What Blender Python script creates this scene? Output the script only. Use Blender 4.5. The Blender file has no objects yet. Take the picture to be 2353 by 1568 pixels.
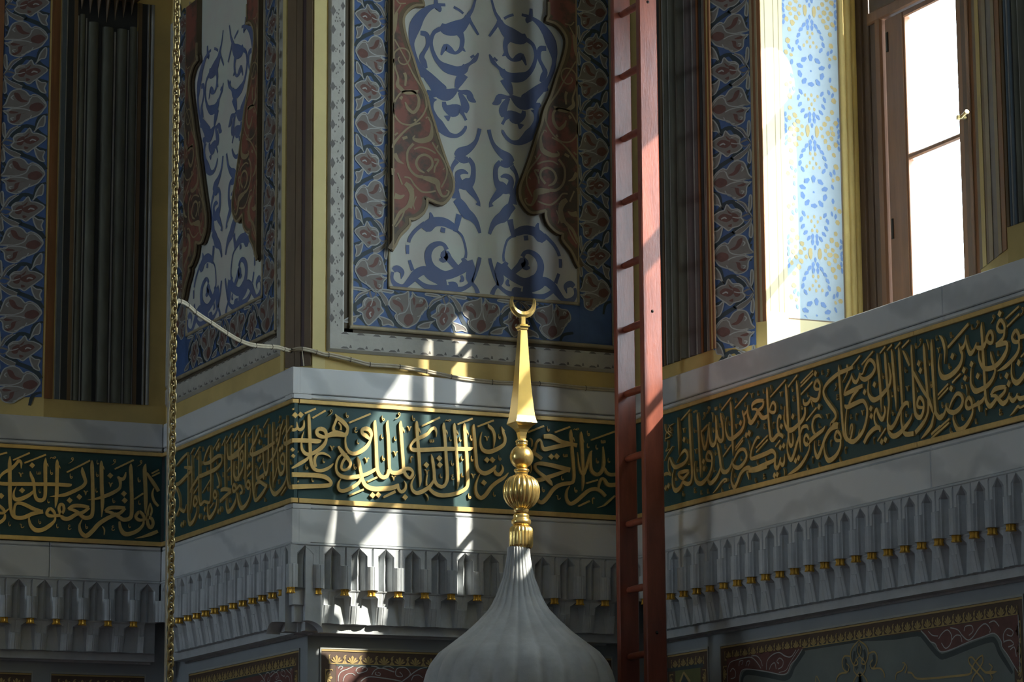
import bpy, bmesh, math, random
from mathutils import Vector, Matrix
from mathutils.geometry import tessellate_polygon
random.seed(7)
S = bpy.context.scene
COL = S.collection
# ------------------------------------------------------------------ camera
F = 7095.88
CAM = Vector((-5.31485, -13.84896, 1.6))
YAW, PITCH, ROLL = (math.radians(a) for a in (25.12877, 10.57618, -0.34545))
_f = Vector((math.sin(YAW)*math.cos(PITCH), math.cos(YAW)*math.cos(PITCH), math.sin(PITCH)))
_r = _f.cross(Vector((0, 0, 1))).normalized(); _u = _r.cross(_f)
_R = math.cos(ROLL)*_r + math.sin(ROLL)*_u
_U = -math.sin(ROLL)*_r + math.cos(ROLL)*_u
cam = bpy.data.cameras.new('camera'); camo = bpy.data.objects.new('camera', cam); COL.objects.link(camo)
cam.sensor_fit = 'HORIZONTAL'; cam.sensor_width = 36; cam.lens = 36*F/2353; cam.clip_end = 200
camo.matrix_world = Matrix(((_R.x, _U.x, -_f.x, CAM.x), (_R.y, _U.y, -_f.y, CAM.y), (_R.z, _U.z, -_f.z, CAM.z), (0, 0, 0, 1)))
S.camera = camo
# ------------------------------------------------------------------ light
S.view_settings.view_transform = 'Standard'; S.view_settings.look = 'None'
S.view_settings.gamma = 1; S.view_settings.use_curve_mapping = False
S.view_settings.exposure = 0.0
W = bpy.data.worlds.new('sky'); S.world = W; W.use_nodes = True
bg = W.node_tree.nodes['Background']; bg.inputs[0].default_value = (0.74, 0.89, 1.0, 1); bg.inputs[1].default_value = 24.0
SUN = Vector((-1, 1.083, -1.12)).normalized()
sl = bpy.data.lights.new('sun', 'SUN'); sl.energy = 14.0; sl.color = (1.0, .93, .80); sl.angle = math.radians(.6)
so = bpy.data.objects.new('sun', sl); COL.objects.link(so); so.location = (8, -8, 14)
so.rotation_euler = SUN.to_track_quat('-Z', 'Y').to_euler()
S.cycles.max_bounces = 8; S.cycles.diffuse_bounces = 5; S.cycles.glossy_bounces = 4; S.cycles.transparent_max_bounces = 8
S.cycles.sample_clamp_indirect = 6
def portal(name, loc, sx, sy, direction):
    l = bpy.data.lights.new(name, 'AREA'); l.shape = 'RECTANGLE'; l.size = sx; l.size_y = sy; l.cycles.is_portal = True
    o = bpy.data.objects.new(name, l); COL.objects.link(o); o.location = loc
    o.rotation_euler = Vector(direction).to_track_quat('-Z', 'Z').to_euler()
portal('window_portal', (2.66, -2.09, 5.4), 1.6, 2.6, (-1, 0, 0))
for y in (-6.8, -11.0): portal('window_portal', (2.64, y, 5.65), 2.0, 2.7, (-1, 0, 0))
portal('window_portal', (-10.3, .6, 5.0), 1.0, 1.8, (1, 0, 0))  # portal of the added fill-light window in the opposite wall
# ------------------------------------------------------------------ materials
MATS = {}
def mat(name, col, rough=.6, metal=0., var=.25, scale=6., bump=0., spec=.5, col2=None, sharp=(.35, .75), stretch=(1, 1, 1)):
    if name in MATS: return MATS[name]
    m = bpy.data.materials.new(name); m.use_nodes = True; n = m.node_tree.nodes; L = m.node_tree.links
    b = n['Principled BSDF']; b.inputs['Roughness'].default_value = rough; b.inputs['Metallic'].default_value = metal
    b.inputs['Specular IOR Level'].default_value = spec
    geo = n.new('ShaderNodeNewGeometry'); mp = n.new('ShaderNodeMapping'); mp.inputs['Scale'].default_value = stretch
    L.new(geo.outputs['Position'], mp.inputs['Vector'])
    nz = n.new('ShaderNodeTexNoise'); nz.inputs['Scale'].default_value = scale; nz.inputs['Detail'].default_value = 8; nz.inputs['Roughness'].default_value = .62
    L.new(mp.outputs[0], nz.inputs['Vector'])
    cr = n.new('ShaderNodeValToRGB'); cr.color_ramp.elements[0].position = sharp[0]; cr.color_ramp.elements[1].position = sharp[1]
    c2 = col2 or tuple(c*(1-var) for c in col)
    cr.color_ramp.elements[0].color = (*c2, 1); cr.color_ramp.elements[1].color = (*col, 1)
    L.new(nz.outputs['Fac'], cr.inputs['Fac']); L.new(cr.outputs['Color'], b.inputs['Base Color'])
    if bump:
        nb = n.new('ShaderNodeTexNoise'); nb.inputs['Scale'].default_value = scale*7; nb.inputs['Detail'].default_value = 5
        L.new(mp.outputs[0], nb.inputs['Vector'])
        bp = n.new('ShaderNodeBump'); bp.inputs['Strength'].default_value = bump; bp.inputs['Distance'].default_value = .004
        L.new(nb.outputs['Fac'], bp.inputs['Height']); L.new(bp.outputs['Normal'], b.inputs['Normal'])
    MATS[name] = m; return m
def marble_mat():
    m = mat('marble', (.66, .68, .69), .38, 0, .10, 1.2, .05)
    n = m.node_tree.nodes; L = m.node_tree.links; b = n['Principled BSDF']
    src = b.inputs['Base Color'].links[0].from_socket
    geo = n.new('ShaderNodeNewGeometry'); mp = n.new('ShaderNodeMapping'); mp.inputs['Rotation'].default_value = (.5, .5, .5); mp.inputs['Scale'].default_value = (1.1, 1.1, 1.6)
    L.new(geo.outputs['Position'], mp.inputs['Vector'])
    wv = n.new('ShaderNodeTexWave'); wv.inputs['Scale'].default_value = .9; wv.inputs['Distortion'].default_value = 7; wv.inputs['Detail'].default_value = 4; wv.inputs['Detail Scale'].default_value = 1.4
    L.new(mp.outputs[0], wv.inputs['Vector'])
    cr = n.new('ShaderNodeValToRGB'); cr.color_ramp.elements[0].position = 0; cr.color_ramp.elements[0].color = (.42, .46, .50, 1)
    cr.color_ramp.elements[1].position = .28; cr.color_ramp.elements[1].color = (1, 1, 1, 1); L.new(wv.outputs['Fac'], cr.inputs['Fac'])
    mx = n.new('ShaderNodeMix'); mx.data_type = 'RGBA'; mx.blend_type = 'MULTIPLY'; mx.inputs['Factor'].default_value = .38
    L.new(src, mx.inputs['A']); L.new(cr.outputs['Color'], mx.inputs['B']); L.new(mx.outputs['Result'], b.inputs['Base Color'])
    return m
M = dict(
 marble=marble_mat(),
 joint=mat('dark_joint', (.06, .06, .06), .9),
 stone=mat('cornice_stone', (.50, .53, .55), .6, 0, .22, 9, .25),
 dome=mat('dome_stone', (.46, .48, .49), .6, 0, .30, 7, .3),
 green=mat('green_paint', (.022, .085, .088), .55, 0, .3, 5, .15),
 gold=mat('gold_leaf', (.80, .56, .22), .42, .45, .22, 22, .12),
 goldb=mat('polished_gold', (.93, .66, .24), .24, .9, .15, 10, .05),
 goldp=mat('pendant_gold', (.85, .50, .08), .32, .7, .35, 30, .2),
 yellow=mat('yellow_plaster', (.60, .45, .16), .7, 0, .22, 4, .15),
 ochre=mat('pale_yellow_paint', (.66, .55, .24), .65, 0, .15, 3, .08),
 brown=mat('dark_brown_paint', (.16, .10, .045), .6, 0, .3, 5, .1, stretch=(3, 3, .5)),
 maroon=mat('maroon_line', (.055, .022, .024), .6),
 speck=mat('grey_cream_plaster', (.46, .45, .40), .75, 0, .22, 7, .35),
 speckd=mat('grey_lozenge_paint', (.17, .16, .15), .75, 0, .3, 20),
 bead=mat('worn_gilt_bead', (.40, .34, .22), .6, .1, .35, 14, .2),
 groove=mat('groove_shade_brown', (.075, .055, .03), .7),  # dark brown puts the shade of the frame groove into its colour
 fblue=mat('floral_blue', (.055, .12, .30), .6, 0, .35, 9),
 navy=mat('floral_navy', (.018, .035, .045), .6),
 fgrey=mat('floral_grey', (.19, .17, .155), .6, 0, .2, 18),
 fline=mat('floral_outline', (.36, .37, .35), .6, 0, .15, 20),
 fred=mat('floral_red_brown', (.145, .058, .045), .6, 0, .35, 20),
 field=mat('pale_green_field', (.50, .57, .50), .7, 0, .30, 3.2, .12, col2=(.50, .48, .45)),
 ablue=mat('arabesque_blue', (.075, .125, .27), .65, 0, .3, 5, 0, col2=(.105, .13, .24)),
 plate=mat('red_spandrel_paint', (.20, .066, .046), .6, 0, .3, 5.5, .05, col2=(.062, .044, .032), sharp=(.44, .54)),
 tan=mat('tan_scroll_paint', (.29, .225, .125), .6, 0, .2, 12),
 edge=mat('spandrel_edge', (.13, .09, .045), .55, 0, .3, 8),
 flute=mat('flute_green_grey', (.15, .155, .115), .7, 0, .45, 4, .1, stretch=(3, 3, .8)),
 flute2=mat('flute_mauve_grey', (.15, .125, .12), .7, 0, .4, 4, .1, stretch=(3, 3, .8)),
 fillet=mat('flute_fillet', (.36, .36, .33), .7, 0, .3, 8),
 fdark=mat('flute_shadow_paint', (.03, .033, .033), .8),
 bluegrey=mat('blue_grey_stripe', (.11, .15, .18), .7, 0, .3, 5),
 rust=mat('rust_stripe', (.25, .10, .03), .6, 0, .3, 6, .05, stretch=(3, 3, .4)),
 cream=mat('cream_plaster', (.66, .55, .30), .7, 0, .10, 4, .05),
 tilew=mat('pale_blue_tile_paint', (.34, .40, .43), .65, 0, .10, 12),
 tileb=mat('tile_blue', (.13, .22, .42), .65, 0, .2, 14),
 tiley=mat('tile_yellow', (.42, .32, .13), .65, 0, .15, 14),
 wood=mat('window_wood', (.20, .085, .035), .5, 0, .35, 6, .15, stretch=(4, 4, .35)),
 woodd=mat('dark_window_wood', (.10, .055, .032), .55, 0, .35, 6, .15, stretch=(4, 4, .35)),
 red=mat('ladder_red', (.30, .085, .05), .28, 0, .35, 6, .12, stretch=(3, 3, .6), col2=(.17, .045, .028)),
 iron=mat('dark_iron', (.05, .045, .04), .5, .6),
 brass=mat('chain_brass', (.55, .42, .19), .34, .85, .4, 40, .1),
 cable=mat('cable_cream', (.52, .46, .34), .6, 0, .25, 20),
 plaster=mat('grey_plaster', (.30, .33, .35), .7, 0, .15, 3, .08),
 room=mat('room_plaster', (.40, .41, .42), .8, 0, .2, 1),
 carpet=mat('carpet', (.16, .09, .08), .9, 0, .4, 2),
 pbrown=mat('panel_brown', (.10, .06, .04), .65, 0, .35, 9),
 pgold=mat('panel_gold_paint', (.42, .30, .11), .6, 0, .2, 14),
 pgrey=mat('panel_scroll_grey', (.40, .42, .42), .6, 0, .2, 14),
 pred=mat('panel_dark_red', (.16, .06, .05), .65, 0, .4, 12),
 pfield=mat('panel_blue_grey', (.17, .20, .19), .7, 0, .25, 3),
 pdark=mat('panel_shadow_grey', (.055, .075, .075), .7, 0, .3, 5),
 polive=mat('panel_olive', (.17, .17, .06), .7, 0, .3, 5),
)
def glass_mat():
    m = bpy.data.materials.new('window_glass'); m.use_nodes = True; n = m.node_tree.nodes; L = m.node_tree.links; n.clear()
    o = n.new('ShaderNodeOutputMaterial'); t = n.new('ShaderNodeBsdfTransparent'); t.inputs[0].default_value = (.97, .98, .98, 1)
    g = n.new('ShaderNodeBsdfGlossy'); g.inputs['Roughness'].default_value = .02; fr = n.new('ShaderNodeValue'); fr.outputs[0].default_value = .05
    nz = n.new('ShaderNodeTexNoise'); nz.inputs['Scale'].default_value = 3
    bp = n.new('ShaderNodeBump'); bp.inputs['Strength'].default_value = .02; L.new(nz.outputs['Fac'], bp.inputs['Height']); L.new(bp.outputs['Normal'], g.inputs['Normal'])
    mx = n.new('ShaderNodeMixShader'); L.new(fr.outputs[0], mx.inputs[0]); L.new(t.outputs[0], mx.inputs[1]); L.new(g.outputs[0], mx.inputs[2]); L.new(mx.outputs[0], o.inputs[0])
    return m
M['glass'] = glass_mat()
# ------------------------------------------------------------------ geometry helpers
XD, YA = 1.835, 1.945          # right wall plane, far-left wall plane (marble faces)
ZM = dict(top=4.243, g1=4.085, g2=4.064, g3=3.600, g4=3.576, bot=3.384)
def ray(px, py): return _f + _R*((px-1176.5)/F) - _U*((py-784)/F)
# each wall: point(u, z, d) with d measured out of the wall into the room
WALL = {'C': (lambda u, z, d: (u, -d, z), 1), 'A': (lambda u, z, d: (u, YA-d, z), 1),
        'B': (lambda u, z, d: (-d, u, z), -1), 'D': (lambda u, z, d: (XD-d, u, z), -1),
        'R': (lambda u, z, d: (u, -1.133-d, z), 1)}
SPL0 = Vector((1.855, -.874)); SPLD = Vector((.5, -.866))
SPLN = Vector((-.866, -.5))
WALL['S'] = (lambda u, z, d: (SPL0.x+SPLD.x*u+SPLN.x*d, SPL0.y+SPLD.y*u+SPLN.y*d, z), 1)
SPA0 = Vector((-.665, YA+.02)); SPAD = Vector((-.90, .436)); SPAN = Vector((-.436, -.90))
WALL['T'] = (lambda u, z, d: (SPA0.x+SPAD.x*u+SPAN.x*d, SPA0.y+SPAD.y*u+SPAN.y*d, z), -1)
def pt(w, u, z, d=0.): return Vector(WALL[w][0](u, z, d))
def uz(w, px, py, d=0.):
    r = ray(px, py)
    if w in 'CA':
        y = -d if w == 'C' else YA-d; t = (y-CAM.y)/r.y; p = CAM+r*t; return p.x, p.z
    if w == 'R':
        t = (-1.133-d-CAM.y)/r.y; p = CAM+r*t; return p.x, p.z
    if w == 'S':
        o = SPL0+SPLN*d; t = ((o-CAM.xy).dot(SPLN))/(r.xy.dot(SPLN)); p = CAM+r*t; return (p.xy-SPL0).dot(SPLD), p.z
    x = -d if w == 'B' else XD-d; t = (x-CAM.x)/r.x; p = CAM+r*t; return p.y, p.z
def at(px, py, depth): return CAM+ray(px, py)*depth
class MB:
    def __init__(s): s.v = []; s.f = []; s.m = []; s.mats = []; s.smooth = []
    def mi(s, m):
        if m not in s.mats: s.mats.append(m)
        return s.mats.index(m)
    def add(s, vs, fs, m, smooth=False):
        o = len(s.v); s.v += [tuple(v) for v in vs]; k = s.mi(m)
        for f in fs: s.f.append(tuple(i+o for i in f)); s.m.append(k); s.smooth.append(smooth)
    def box(s, a, b, m):
        x0, y0, z0 = a; x1, y1, z1 = b
        s.add([(x0, y0, z0), (x1, y0, z0), (x1, y1, z0), (x0, y1, z0), (x0, y0, z1), (x1, y0, z1), (x1, y1, z1), (x0, y1, z1)],
              [(0, 3, 2, 1), (4, 5, 6, 7), (0, 1, 5, 4), (1, 2, 6, 5), (2, 3, 7, 6), (3, 0, 4, 7)], m)
    def wbox(s, w, u0, u1, z0, z1, d0, d1, m, bev=0.):
        P = lambda u, z, d: pt(w, u, z, d)
        b = bev
        vs = [P(u0, z0, d0), P(u1, z0, d0), P(u1, z1, d0), P(u0, z1, d0), P(u0+b, z0+b, d1), P(u1-b, z0+b, d1), P(u1-b, z1-b, d1), P(u0+b, z1-b, d1)]
        if b:
            vs += [P(u0, z0, d1-b), P(u1, z0, d1-b), P(u1, z1, d1-b), P(u0, z1, d1-b)]
            fs = [(3, 2, 1, 0), (4, 5, 6, 7)] + [(i, (i+1) % 4, 8+(i+1) % 4, 8+i) for i in range(4)] + [(8+i, 8+(i+1) % 4, 4+(i+1) % 4, 4+i) for i in range(4)]
        else:
            fs = [(3, 2, 1, 0), (4, 5, 6, 7)] + [(i, (i+1) % 4, 4+(i+1) % 4, 4+i) for i in range(4)]
        s.add(vs, fs, m)
    def prism(s, poly, z0, z1, m):
        n = len(poly); vs = [(x, y, z0) for x, y in poly]+[(x, y, z1) for x, y in poly]
        tri = tessellate_polygon([[Vector((x, y, 0)) for x, y in poly]])
        fs = [tuple(t) for t in tri]+[tuple(i+n for i in t) for t in tri]+[(i, (i+1) % n, n+(i+1) % n, n+i) for i in range(n)]
        s.add(vs, fs, m)
    def wpoly(s, w, poly, d0, d1, m, side=None):
        n = len(poly); tri = tessellate_polygon([[Vector((u, z, 0)) for u, z in poly]])
        s.add([pt(w, u, z, d1) for u, z in poly], [tuple(t) for t in tri], m)
        if d0 is not None and d0 != d1:
            s.add([pt(w, u, z, d0) for u, z in poly]+[pt(w, u, z, d1) for u, z in poly], [(i, (i+1) % n, n+(i+1) % n, n+i) for i in range(n)], side or m)
    def stroke(s, w, pts, d0, d1, m, sub=4):
        pts = crom(pts, sub); n = len(pts); Lr = []
        for i, (u, z, wd) in enumerate(pts):
            a = pts[max(0, i-1)]; b = pts[min(n-1, i+1)]; tx, tz = b[0]-a[0], b[1]-a[1]; l = math.hypot(tx, tz) or 1
            nx, nz = -tz/l*wd/2, tx/l*wd/2; Lr.append(((u+nx, z+nz), (u-nx, z-nz)))
        vs = []; fs = []
        for (a, b) in Lr:
            vs += [pt(w, *a, d1), pt(w, *b, d1)]
            if d0 is not None: vs += [pt(w, *a, d0), pt(w, *b, d0)]
        k = 4 if d0 is not None else 2
        for i in range(n-1):
            o = i*k; fs.append((o, o+1, o+k+1, o+k))
            if k == 4: fs += [(o+2, o, o+k, o+k+2), (o+1, o+3, o+k+3, o+k+1)]
        if k == 4: fs += [(0, 2, 3, 1), ((n-1)*4, (n-1)*4+1, (n-1)*4+3, (n-1)*4+2)]
        s.add(vs, fs, m)
    def tube(s, pts, r, m, seg=8, caps=True, smooth=True):
        n = len(pts); vs = []; fs = []; up = Vector((0, 0, 1)); prev = None
        for i, p in enumerate(pts):
            p = Vector(p); t = (Vector(pts[min(n-1, i+1)])-Vector(pts[max(0, i-1)])).normalized()
            if prev is None: a = t.orthogonal().normalized()
            else: a = (prev-t*prev.dot(t)).normalized()
            prev = a; b = t.cross(a); rr = r[i] if isinstance(r, (list, tuple)) else r
            for k in range(seg):
                th = 2*math.pi*k/seg; vs.append(p+(a*math.cos(th)+b*math.sin(th))*rr)
        for i in range(n-1):
            for k in range(seg): fs.append((i*seg+k, i*seg+(k+1) % seg, (i+1)*seg+(k+1) % seg, (i+1)*seg+k))
        s.add(vs, fs, m, smooth)
        if caps: s.add(vs[:seg], [tuple(range(seg))], m); s.add(vs[-seg:], [tuple(range(seg))], m)
    def lathe(s, prof, m, c=(0, 0), seg=48, fn=None, smooth=True):
        vs = []; fs = []
        for j, (r, z) in enumerate(prof):
            for k in range(seg):
                th = 2*math.pi*k/seg; rr = r*(fn(th, j, z) if fn else 1); vs.append((c[0]+rr*math.cos(th), c[1]+rr*math.sin(th), z))
        for j in range(len(prof)-1):
            for k in range(seg): fs.append((j*seg+k, j*seg+(k+1) % seg, (j+1)*seg+(k+1) % seg, (j+1)*seg+k))
        s.add(vs, fs, m, smooth)
    def mesh(s, name):
        me = bpy.data.meshes.new(name); me.from_pydata(s.v, [], s.f)
        for m in s.mats: me.materials.append(M[m])
        me.polygons.foreach_set('material_index', s.m); me.polygons.foreach_set('use_smooth', s.smooth); me.update(); return me
    def obj(s, name, parent=None): return link(name, s.mesh(name), parent)
def link(name, me, parent=None, mw=None):
    o = bpy.data.objects.new(name, me); COL.objects.link(o)
    if parent is not None: o.parent = parent
    if mw is not None: o.matrix_local = mw
    return o
def crom(p, sub):
    if len(p) < 3: return list(p)
    out = []
    closed = len(p) > 3 and abs(p[0][0]-p[-1][0])+abs(p[0][1]-p[-1][1]) < 1e-9
    for i in range(len(p)-1):
        p0 = p[i-1] if i > 0 else (p[-2] if closed else p[0]); p1 = p[i]; p2 = p[i+1]; p3 = p[i+2] if i+2 < len(p) else (p[1] if closed else p[-1])
        for k in range(sub):
            t = k/sub; q = []
            for c in range(3):
                a, b, g, h = p0[c], p1[c], p2[c], p3[c]
                q.append(.5*(2*b+(g-a)*t+(2*a-5*b+4*g-h)*t*t+(3*b-a-3*g+h)*t**3))
            q[2] = max(q[2], .0004) if len(q) > 2 else 0; out.append(tuple(q))
    out.append(tuple(p[-1])); return out
def smooth_poly(poly, sub=4):
    p = [(a[0], a[1], 1) for a in poly]; p.append(p[0]); return [(a[0], a[1]) for a in crom(p, sub)[:-1]]
def thing(name, label, cat, group=None, loc=(0, 0, 0)):
    o = bpy.data.objects.new(name, None); COL.objects.link(o); o.location = loc; tag(o, label, cat, group); return o
def tag(o, label, cat, group=None):
    o['label'] = label; o['category'] = cat
    if group: o['group'] = group
    return o
def struct(o, label=None, cat=None):
    o['kind'] = 'structure'
    if label: o['label'] = label
    if cat: o['category'] = cat
    return o
def sroot(name, label, cat):
    o = bpy.data.objects.new(name, None); COL.objects.link(o); return struct(o, label, cat)
def one(name, parent, fn):
    b = MB(); fn(b); return b.obj(name, parent)
def parse(w, data, d, ox, oy, s, pct=False):
    """strokes drawn on a wall plane: 'x,y,width ...' read from an enlarged view -> (u, z, width in metres)"""
    out = []
    for ln in data.strip().splitlines():
        for seg in ln.split(';'):
            seg = seg.strip()
            if not seg: continue
            tok = seg.split(); code = ''
            if tok[0][0].isalpha(): code = tok[0]; tok = tok[1:]
            ps = []
            for t in tok:
                a = [float(x) for x in t.split(',')]
                if len(a) == 1: ps.append(a[0]); continue
                u, z = uz(w, ox+a[0]/s, oy+a[1]/s, d)
                wd = (a[2]/100*.0195 if pct else a[2]/s/450) if len(a) > 2 else None
                ps.append((u, z, wd))
            out.append((code, ps))
    return out
# ------------------------------------------------------------------ calligraphy, letter by letter
LET = {}
LET['C'] = [(660, 920, 6.27, False, """
240,285,10 242,345,26 228,398,40 185,428,42 150,400,34 138,312,8; 150,398,34 110,428,42 74,425,46
d 115,215; d 195,210; f 78,132 130,110; f 255,190 415,120; f 365,258 555,148
72,580,60 200,580,60 330,585,62 455,592,58 490,572,6; 240,450,4 216,520,20 208,570,26
318,195,8 314,250,42 325,500,46 333,760,48 345,900,50 385,985,52 460,1018,44 550,1000,46 620,960,36 668,912,10
478,412,58 540,435,56 560,490,44 545,530,40 480,520,58 435,490,54 430,440,48 478,412,58
215,560,10 205,620,26 212,700,38 250,760,50 310,782,52 390,755,52 480,695,58 545,620,46 570,535,28
310,800,16 285,850,40 190,910,50 72,980,24
632,835,4 590,795,24 515,765,34 440,780,34 402,830,40 395,890,40 410,960,40
72,1072,66 300,1078,64 450,1088,62 550,1110,60 615,1160,50 630,1205,46 590,1228,58 450,1238,58 250,1243,62 72,1250,66
690,200,10 730,255,50 800,310,62 862,385,50 868,440,38 835,500,58 715,480,86 620,500,66 560,520,56
715,265,44 690,330,34 665,400,36 680,450,46; 740,320,24 775,375,22 770,430,26
845,510,22 838,600,26 855,690,38 905,755,50 985,768,54 1080,725,58 1160,650,50 1215,540,24
1130,410,60 1185,430,60 1215,500,40 1190,555,36 1130,510,60 1085,480,48 1080,430,44 1130,410,60
D 635,180; h 862,220; f 895,325 1205,195; e 990,430; k 1022,600; v 650,690; k 530,870; h 280,965; k 150,720; k 155,1150; k 370,1145
735,665,30 800,760,62 880,850,54 912,920,40 880,985,38 815,1008,34 780,975,34 795,900,36 840,830,40
870,770,10 780,790,28 730,850,30 705,940,32 715,1030,40 770,1090,52 860,1115,58 960,1110,60 1100,1080,50 1200,1040,50 1280,990,40
775,1130,10 740,1190,30 735,1260,40 770,1305,50 850,1300,54 950,1250,50 1030,1190,44 1060,1130,30
1010,815,8 1030,880,44 1050,980,46 1065,1060,48 1085,1150,52 1130,1230,60 1220,1275,64 1340,1280,66 1505,1265,66 1600,1230,56
1275,290,8 1262,340,44 1280,600,48 1290,900,50 1310,1040,52 1370,1110,56 1440,1090,50 1465,1000,40
v 1150,860; h 1380,265; k 1372,525; h 1385,840; h 975,965
f 895,1375 1105,1285; f 1160,1175 1300,1110; f 1400,1390 1560,1310; d 1230,1370; d 1312,1365; d 80,712 .7; d 90,805 .7
"""), (860, 930, 6.27, False, """
200,230,8 188,290,42 205,500,46 215,800,46 222,930,44 260,980,56 340,985,60 420,950,66
385,235,8 380,290,46 395,500,48 412,750,46 425,930,44; 400,330,30 425,370,22 435,405,4
440,930,50 510,925,50 555,970,36 545,1030,44 510,1060,40 460,1020,44 430,960,50 440,930,50
D 360,160; k 305,490; v 310,705; v 285,1060; v 510,345; h 565,200; f 690,310 950,185; f 1200,285 1420,200; S 1072,228
615,235,8 612,290,46 625,500,48 645,750,48 658,1000,46 665,1110,34 652,1190,4; 635,340,26 655,380,20 668,410,4
892,470,6 895,400,26 870,340,44 820,360,42 770,420,46 690,465,54 600,505,44 545,560,34 525,610,34 555,650,56 640,655,60 800,650,60 1000,640,58 1200,640,56 1370,640,52 1425,618,6
1005,260,8 1002,320,46 1020,500,46 1035,750,46 1050,950,48 1050,1080,48 1015,1165,44 960,1185,52 900,1150,50 870,1080,46 860,950,44 840,800,44 822,715,6; 1030,370,26 1048,400,20 1055,435,4
1158,265,8 1155,320,46 1170,500,48 1190,750,46 1205,950,44 1212,1120,34 1198,1225,4; 1180,370,26 1200,405,20 1212,435,4
1302,265,8 1302,320,46 1315,500,48 1335,750,48 1345,950,46 1350,1100,46 1335,1190,48 1260,1250,54 1130,1295,56 980,1310,58 870,1280,58 800,1220,44 765,1190,30; 1325,370,26 1345,405,20 1358,435,4
860,1030,10 858,1090,30 800,1180,48 700,1250,58 610,1275,56 550,1230,44 535,1150,30 560,1080,18 600,1010,4
d 938,775; d 945,870; d 752,870; d 445,1335; v 765,970; 765,1010,18 752,1100,22 755,1170,28
340,1140,30 350,1220,44 395,1260,46 445,1220,40 455,1150,26 430,1100,6
m 545,780; s 835,525; k 1100,495; k 1240,500; k 1400,475; k 1270,775; k 1415,775; k 965,1030; k 1275,1020; h 1125,850; h 1375,1325; e 1130,1050; v 1430,1030
730,1285,8 760,1310,22 775,1350,14 770,1390,3; f 135,1340 310,1260
"""), (1060, 940, 6.27, False, """
185,220,8 180,270,40 195,450,46 210,650,46 225,820,46 270,900,56 340,930,60 420,900,54 480,850,40 500,810,10; 478,880,30 500,930,50 550,945,50 590,900,40 600,850,26 580,800,4
385,220,10 405,255,46 450,300,46 475,370,44 478,450,34 465,570,6
300,330,4 280,400,20 275,500,34 310,590,54 390,620,64 470,600,60 560,555,54 620,500,46 630,420,44 605,340,42 580,255,10; 600,290,20 630,320,4
f 235,255 470,165; v 375,425; h 550,405; k 150,425; k 160,725; v 180,965; h 555,710; h 115,1265; k 480,1230; d 370,735; d 450,735; d 327,1065
270,940,8 225,1040,24 210,1150,34 230,1240,48 290,1285,54 360,1230,54 430,1130,52 510,1060,50 590,1010,46 640,970,30 680,920,10
900,285,20 900,330,46 910,500,46 930,750,44 940,960,40; 920,340,20 945,415,4
f 970,335 1195,245; 995,420,8 1020,450,16 1025,500,12 1020,545,3; 985,760,8 1005,820,16 1010,870,12 1000,925,3
"""), (1200, 950, 6.27, False, """
310,335,60 400,335,74 470,360,70 560,410,60 700,440,50 790,465,60
700,450,40 560,470,60 420,500,62 320,520,60 290,480,46 270,400,30 240,385,40 205,430,34 190,500,34 160,560,50 85,560,56; 150,560,40 210,600,50 285,655,50
690,820,70 560,785,66 400,745,60 270,725,56 200,735,40 190,790,40 240,850,44 320,915,56 400,990,60 435,1045,10; 640,830,40 500,880,56 380,920,60 280,955,62 165,985,60
d 420,625; d 500,622; s 628,610; h 375,230; f 475,275 695,195; S 785,230; h 955,295; k 955,470; k 1080,490; h 1085,690; k 1255,680; s 1175,410; k 585,935
708,235,8 705,300,44 720,500,46 738,700,46 750,880,44 745,960,40 720,1000,46 620,1015,56 520,1045,56 440,1110,54 370,1210,54 290,1285,56 225,1250,44 205,1170,30 215,1080,20 230,1000,6; 735,350,24 758,410,4
850,265,8 855,340,50 865,500,48 875,700,44 880,860,40 882,1000,36 870,1120,4; 870,370,24 895,420,4
800,560,6 810,680,20 830,800,30 880,880,46 920,800,40 955,680,40 990,570,28 1010,540,10
990,570,30 985,700,40 1000,820,46 1060,880,54 1120,870,50 1165,800,44 1180,680,42 1170,480,8; 1185,790,40 1215,850,46 1270,885,50 1360,880,50
f 1000,385 1360,255
690,1045,8 650,1110,26 640,1200,36 660,1270,44 710,1305,52 790,1260,54 880,1180,54 960,1115,52 1050,1090,54 1130,1120,50 1205,1195,46
1100,1080,30 1120,1000,36 1150,940,34 1190,960,46 1240,1030,60 1360,1030,60
f 925,1010 1095,960; f 815,1340 975,1265; h 305,1105; h 775,1110; z 530,1215; m 1030,1250; 1090,1360,4 1180,1330,22 1250,1270,30 1340,1190,20
""")]
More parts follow.
